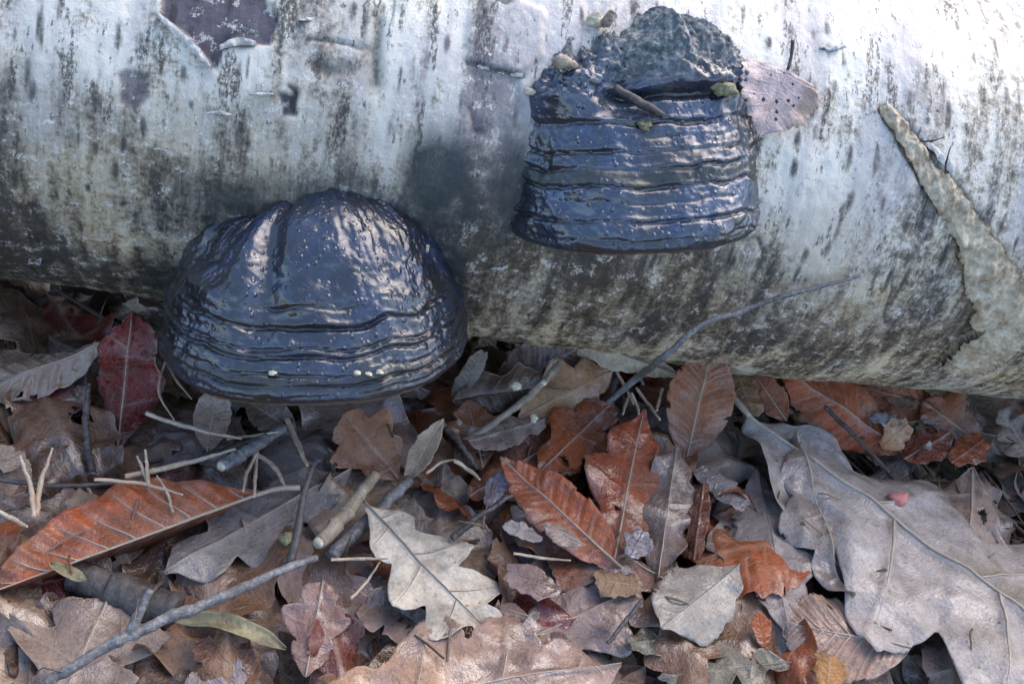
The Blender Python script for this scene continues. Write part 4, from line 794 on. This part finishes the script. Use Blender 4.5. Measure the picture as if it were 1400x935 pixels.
for k, (t_, z_) in enumerate([(1.35, .0065), (1.2, .006), (1.28, .0058), (1.72, .0075)]):
    crumb('wood_crumb', ['pale crumb in the lowest ring of the lower fungus right of centre', 'pale crumb at the right of the lower fungus ring', 'tiny pale crumb among those in the lower fungus ring', 'pale crumb in the lower fungus ring under the cleft'][k], 'crumb', at1(t_, z_, .0002), .0010, M['cream'], 20+k, (1.4, 1, .7), 'crumbs in the lower fungus ring')
crumb('wood_crumb', 'olive crumb wedged at the foot of the crevice in the upper fungus', 'crumb', at2(1.62, .053, .001), .0026, M['stone'], 11)
crumb('wood_crumb', 'pale olive crumb lying in the right crevice of the upper fungus', 'crumb', at2(1.05, .066, .002), .0034, M['stone'], 12, (1.5, .9, .8))
crumb('seed', 'cream seed on the left shoulder of the upper fungus', 'seed', at2(2.45, .066, .001), .0017, M['cream'], 13, (1.6, .8, .8))
crumb('wood_crumb', 'cream bark crumb on the log above the upper fungus', 'crumb', log_hit(815, 27, LOG_R+.003), .0028, M['cream'], 14, (1.3, .9, .9))
P_ = [log_hit(828, 37, LOG_R+.004), log_hit(832, 26, LOG_R+.006), log_hit(838, 15, LOG_R+.008)]
stick('bark_splinter', 'brown splinter standing beside the cream crumb above the upper fungus', 'splinter', P_, [.0018, .002, .0012], M['stick'], 10, 6, .3, 80)
P_ = [log_hit(756, 82, LOG_R+.006), log_hit(770, 86, LOG_R+.012), log_hit(788, 90, LOG_R+.010)]
stick('bark_splinter', 'brown curled bark splinter on the left shoulder of the upper fungus', 'splinter', P_, [.001, .0028, .001], M['stick'], 12, 7, .3, 81)
stick('twig_piece', 'short brown twig stub lodged in the crevice of the upper fungus', 'twig', [at2(1.78, .071, .004), at2(1.64, .063, .005), at2(1.55, .055, .003)], [.0015, .0018, .0013], M['twig_dark'], 12, 7, .25, 82)
for pts, lab in [([(1258, 193, .003), (1272, 193, .008), (1290, 188, .012)], 'fine curved fibre sprouting from the torn bark strip top'), ([(1293, 238, .003), (1294, 220, .008), (1300, 200, .01)], 'fine upright fibre beside the torn bark strip')]:
    stick('bark_fibre', lab, 'fibre', [log_hit(x, y, LOG_R+h) for x, y, h in pts], [.0004, .0004, .0002], M['hair'], 10, 5, 0, 83)
# fine whitish flecks of debris on the fungi are too many to count: in the crust material

# ------------------------------------------------------------------ the loose litter between and beneath
LAND = [('the lower fungus', 420, 560), ('the orange beech leaf', 180, 720), ('the cream oak leaf', 610, 770), ('the very large oak leaf', 1240, 760), ('the tall rust leaf', 960, 560), ('the forked twig', 290, 825),
        ('the broad bottom leaf', 610, 910), ('the mottled round leaf', 950, 815), ('the red brown oak leaf', 860, 650), ('the arched rust leaf', 1150, 555), ('the pinkish tan leaf', 1170, 870), ('the dark red upright leaf', 170, 530),
        ('the tan broken stick', 475, 695), ('the leaning twig', 880, 510), ('the pale ribbed beech leaf', 60, 500), ('the lichen twig', 345, 610), ('the yellow green strip', 330, 860), ('the long russet leaf', 770, 700), ('the mauve grey leaf', 1070, 760), ('the corner oak leaf', 110, 880), ('the dark ribbed leaf', 740, 495), ('the russet brown leaf', 510, 610)]
PAL = [('dark brown', (.11, .058, .036), (.2, .11, .07)), ('brown', (.22, .115, .065), (.29, .18, .125)), ('mauve brown', (.27, .19, .17), (.35, .275, .25)), ('rust brown', (.33, .085, .025), (.24, .11, .06)), ('grey brown', (.29, .24, .205), (.2, .145, .12)), ('dark red', (.22, .03, .018), (.14, .04, .03)), ('tan', (.38, .285, .21), (.28, .18, .13)), ('grey', (.27, .235, .21), (.17, .13, .11))]
rf = np.random.default_rng(77); FILL = []; used = set()
def litter_colour(x, y): 
    p = np.array([1.3, 2.2, 2.0, 2.2, 1.6, .5, 1.0, .8])
    if x < 420 and y < 700: p = np.array([3, 1.5, 1.6, .6, .6, 1.6, .4, 1.0])
    if x > 900: p = np.array([.8, 1.8, 1.8, 2.0, 2.2, .3, 1.2, 1.2])
    if 600 < x < 940 and y < 800: p = np.array([.8, 2.0, 1.2, 3.4, .9, .5, .7, .4])
    return int(rf.choice(len(PAL), p=p/p.sum()))
gridpts = []
for iy in range(11):
    for ix in range(19):
        gridpts.append((-40+ix*82+rf.uniform(-36, 36), 455+iy*52+rf.uniform(-24, 24)))
for k, (fx, fy) in enumerate(gridpts):
    c = gp(fx, fy, .004)
    if c[1] > -.035: continue
    ci = litter_colour(fx, fy); kind = ['oak', 'beech', 'plain'][int(rf.choice(3, p=[.42, .33, .25]))]; ln = rf.uniform(.052, .098)*(1 if kind != 'plain' else .6); yaw = rf.uniform(0, 2*math.pi); el = rf.normal(0, .22)
    z = rf.uniform(-.007, .009)-(.006 if fx > 1060 and fy > 570 else 0)-(.004 if c[1] > -.07 else 0)
    d = np.array([math.cos(yaw)*math.cos(el), math.sin(yaw)*math.cos(el), math.sin(el)])*ln
    c0 = np.array([c[0], c[1], z]); nm = dict(oak='oak_leaf', beech='beech_leaf', plain='leaf_fragment')[kind]
    wet = rf.random() < .75; hwm = ln*(rf.uniform(.26, .36) if kind != 'plain' else rf.uniform(.35, .6)); cu = rf.uniform(-.9, .7)
    o = place_leaf(nm, None, kind, c0-d/2, c0+d/2, hwm, PAL[ci][1], PAL[ci][2], roll=rf.normal(0, .28), mat='leaf_wet' if wet else 'leaf', ns=46, nq=8, thick=0, veins=0, seed=500+k, wave=rf.uniform(.05, .13), crumple=rf.uniform(.05, .13), holes=rf.uniform(.5, .9), relief=.6, curl=(cu, cu*rf.uniform(.3, 1.2)), bend=rf.normal(0, .5), tear=int(rf.integers(0, 3)), cat=None, **(dict(lobes=int(rf.integers(3, 5)), depth=rf.uniform(.2, .36)) if kind == 'oak' else {}))
    FILL.append([o, PAL[ci][0], kind, wet, ln, cu])
# what shows of the loose litter: pieces with nothing in view are joined into the uncountable under-layer
bpy.context.view_layer.update(); dg = bpy.context.evaluated_depsgraph_get(); hits = {}; cen = {}
ov = Vector(CAM)
for yy in range(380, 935, 4):
    for xx in range(0, 1400, 4):
        ok, loc, nrm, idx, ob, mt = sc.ray_cast(dg, ov, Vector(ray(xx, yy)), distance=3)
        if ok:
            nme = ob.name; hits[nme] = hits.get(nme, 0)+1; q = cen.setdefault(nme, [0, 0]); q[0] += xx; q[1] += yy
def direction(dx, dy):
    if abs(dx) > abs(dy)*1.3: return 'right of' if dx > 0 else 'left of'
    return 'below' if dy > 0 else 'above'
stuffV, stuffF, nb0 = [], [], 0; stuff_attr = dict(vein=[], edge=[], leaf_co=[], tone=[])
def to_stuff(V, F, tone, co=None, vein=None, edge=None):
    global nb0
    stuffV.append(V); stuffF.append(F+nb0); nb0 += len(V); n = len(V)
    stuff_attr['tone'].append(np.full(n, tone)); stuff_attr['vein'].append(np.zeros(n) if vein is None else vein)
    stuff_attr['edge'].append(np.zeros(n) if edge is None else edge); stuff_attr['leaf_co'].append(V if co is None else co)
for o, cn, kind, wet, ln, cu in FILL:
    h = hits.get(o.name, 0)
    if h < 7:
        me = o.data; n = len(me.vertices); V = np.empty(n*3, np.float32); me.vertices.foreach_get('co', V); V = V.reshape(-1, 3)+np.array(o.location); F = np.empty(len(me.loops), np.int32); me.loops.foreach_get('vertex_index', F)
        to_stuff(V, F.reshape(-1, 4), rf.random()); bpy.data.objects.remove(o); continue
    x, y = cen[o.name][0]/h, cen[o.name][1]/h
    near = sorted(LAND, key=lambda l: (l[1]-x)**2+(l[2]-y)**2)
    shape = 'curled' if cu < -.45 else ('cupped' if cu > .35 else 'flat'); size = 'small' if h < 40 else ('medium' if h < 130 else 'larger')
    what = dict(oak='lobed oak leaf', beech='beech leaf', plain='leaf scrap')[kind]; sheen = 'wet' if wet else 'dull'
    lab = f"{size} {sheen} {cn} {shape} {what} {direction(x-near[0][1], y-near[0][2])} {near[0][0]}"
    if lab in used: lab = f"{size} {sheen} {cn} {shape} {what} between {near[0][0]} and {near[1][0]}"
    if lab in used: lab = f"{size} {sheen} {cn} {shape} {what} {direction(x-near[1][1], y-near[1][2])} {near[1][0]}"
    used.add(lab); tag(o, lab, 'leaf', 'loose leaves of the forest litter')
# under-layer and the litter that goes on outside the frame
def scrap(c, ln, rng, k):
    G, vein, edge, nq, s, sv = leaf_shape(['oak', 'beech', 'plain'][k % 3], rng, rng.uniform(.26, .5), 14, 3, wave=.1, curl=(rng.uniform(-.8, .6),)*2, bend=rng.normal(0, .5), relief=0)
    G = (G-G.mean((0, 1)))*ln; yaw, rl, pt = rng.uniform(0, 6.28), rng.normal(0, .35), rng.normal(0, .25)
    Rm = np.array(Matrix.Rotation(yaw, 3, 'Z') @ Matrix.Rotation(pt, 3, 'Y') @ Matrix.Rotation(rl, 3, 'X')); V = G.reshape(-1, 3) @ Rm.T+c
    to_stuff(V, grid_faces(14, 7), rng.random(), G.reshape(-1, 3)*[1, 1, 0]+rng.random(3)*20, vein.ravel(), edge.ravel())
for k in range(2600):
    if k < 900:
        x, y = rf.uniform(-.5, .6), rf.uniform(-.45, -.02); z = rf.uniform(-.014, -.006)
    else:
        r = .3+rf.random()**.6*2.2; a = rf.uniform(0, 6.283); x, y = r*math.cos(a)+.05, r*math.sin(a)-.05; z = rf.uniform(-.012, .006)
        if -.42 < x < .5 and -.42 < y < .13: continue
        if abs(y) < .12: continue
    z = z+float(soil_h(x, y))+.016
    scrap(np.array([x, y, z]), rf.uniform(.025, .075) if k >= 900 else rf.uniform(.015, .04), rf, k)
def litter_material():
    m = NT('leaf_litter'); p = m.attr('leaf_co', out='Vector'); t = m.attr('tone'); n1 = m.noise(p, 60, 4, .6); n2 = m.noise(p, 300, 3, .65)
    col = m.ramp(m.math('FRACT', m.math('MULTIPLY', t, 7.3)), (.0, (.05, .03, .022)), (.25, (.11, .065, .045)), (.5, (.17, .115, .09)), (.7, (.19, .06, .025)), (.85, (.2, .155, .13)), (1, (.08, .05, .04)))
    col = m.mix(.8, col, m.ramp(m.math('ADD', m.math('MULTIPLY', n1, .5), m.math('MULTIPLY', n2, .5)), (.3, (.4, .38, .36)), (.7, (1.35, 1.3, 1.25))), 'MULTIPLY')
    m.put(m.b.inputs['Base Color'], col); m.put(m.b.inputs['Roughness'], m.math('ADD', .25, m.math('MULTIPLY', n2, .4))); m.put(m.b.inputs['Normal'], m.bump(n2, .6, .0012)); return m.m
# crumbs of soil, stems and splinters in the gaps
for k in range(700):
    x, y = rf.uniform(-.40, .48), rf.uniform(-.40, -.03); z = rf.uniform(-.012, .002); ln = rf.uniform(.006, .03); yaw, el = rf.uniform(0, 6.28), rf.normal(0, .25); d = np.array([math.cos(yaw)*math.cos(el), math.sin(yaw)*math.cos(el), math.sin(el)])*ln
    c = np.array([x, y, z]); r = rf.uniform(.0003, .0011); P_ = np.array([c-d, c+rf.normal(0, .001, 3), c+d]); Vt, Ft = tube_arrays(P_, [r, r, r*.6], 5, False); to_stuff(Vt, Ft, rf.random())
bpy.context.view_layer.update(); dg = bpy.context.evaluated_depsgraph_get()
oct_ = np.array([(1, 0, 0), (-1, 0, 0), (0, 1, 0), (0, -1, 0), (0, 0, 1), (0, 0, -1)], float); of_ = np.array([(0, 2, 4, 4), (2, 1, 4, 4), (1, 3, 4, 4), (3, 0, 4, 4), (2, 0, 5, 5), (1, 2, 5, 5), (3, 1, 5, 5), (0, 3, 5, 5)])
for k in range(1500):
    x, y = rf.uniform(-.38, .46), rf.uniform(-.40, -.05); ok, loc, nrm, idx, ob, mt = sc.ray_cast(dg, Vector((x, y, .045)), Vector((0, 0, -1)), distance=.2)
    if not ok or ob.name.startswith(('birch_log', 'hoof')): continue
    c = np.array(loc)
    if rf.random() < .8: rr_ = rf.uniform(.0004, .0012); to_stuff(oct_*rr_*rf.uniform(.5, 1.4, (6, 1))*rf.uniform(.6, 1.3, 3)+c, of_, rf.random())
    else:
        yaw = rf.uniform(0, 6.28); ln = rf.uniform(.002, .008); d = np.array([math.cos(yaw), math.sin(yaw), rf.normal(0, .15)])*ln; Vt, Ft = tube_arrays([c-d+[0, 0, .0006], c+rf.normal(0, .0012, 3)+[0, 0, .0012], c+d+[0, 0, .0006]], np.array([1, 1, .6])*rf.uniform(.00025, .0006), 5, False); to_stuff(Vt, Ft, rf.random())
me = mesh_np('leaf_litter', np.vstack(stuffV), np.vstack(stuffF), {k: np.concatenate(v) for k, v in stuff_attr.items()})
tag(obj('leaf_litter', me, litter_material()), 'dark damp under-layer of rotting leaves, stems and crumbs beneath the loose leaves', 'leaf litter', kind='stuff')
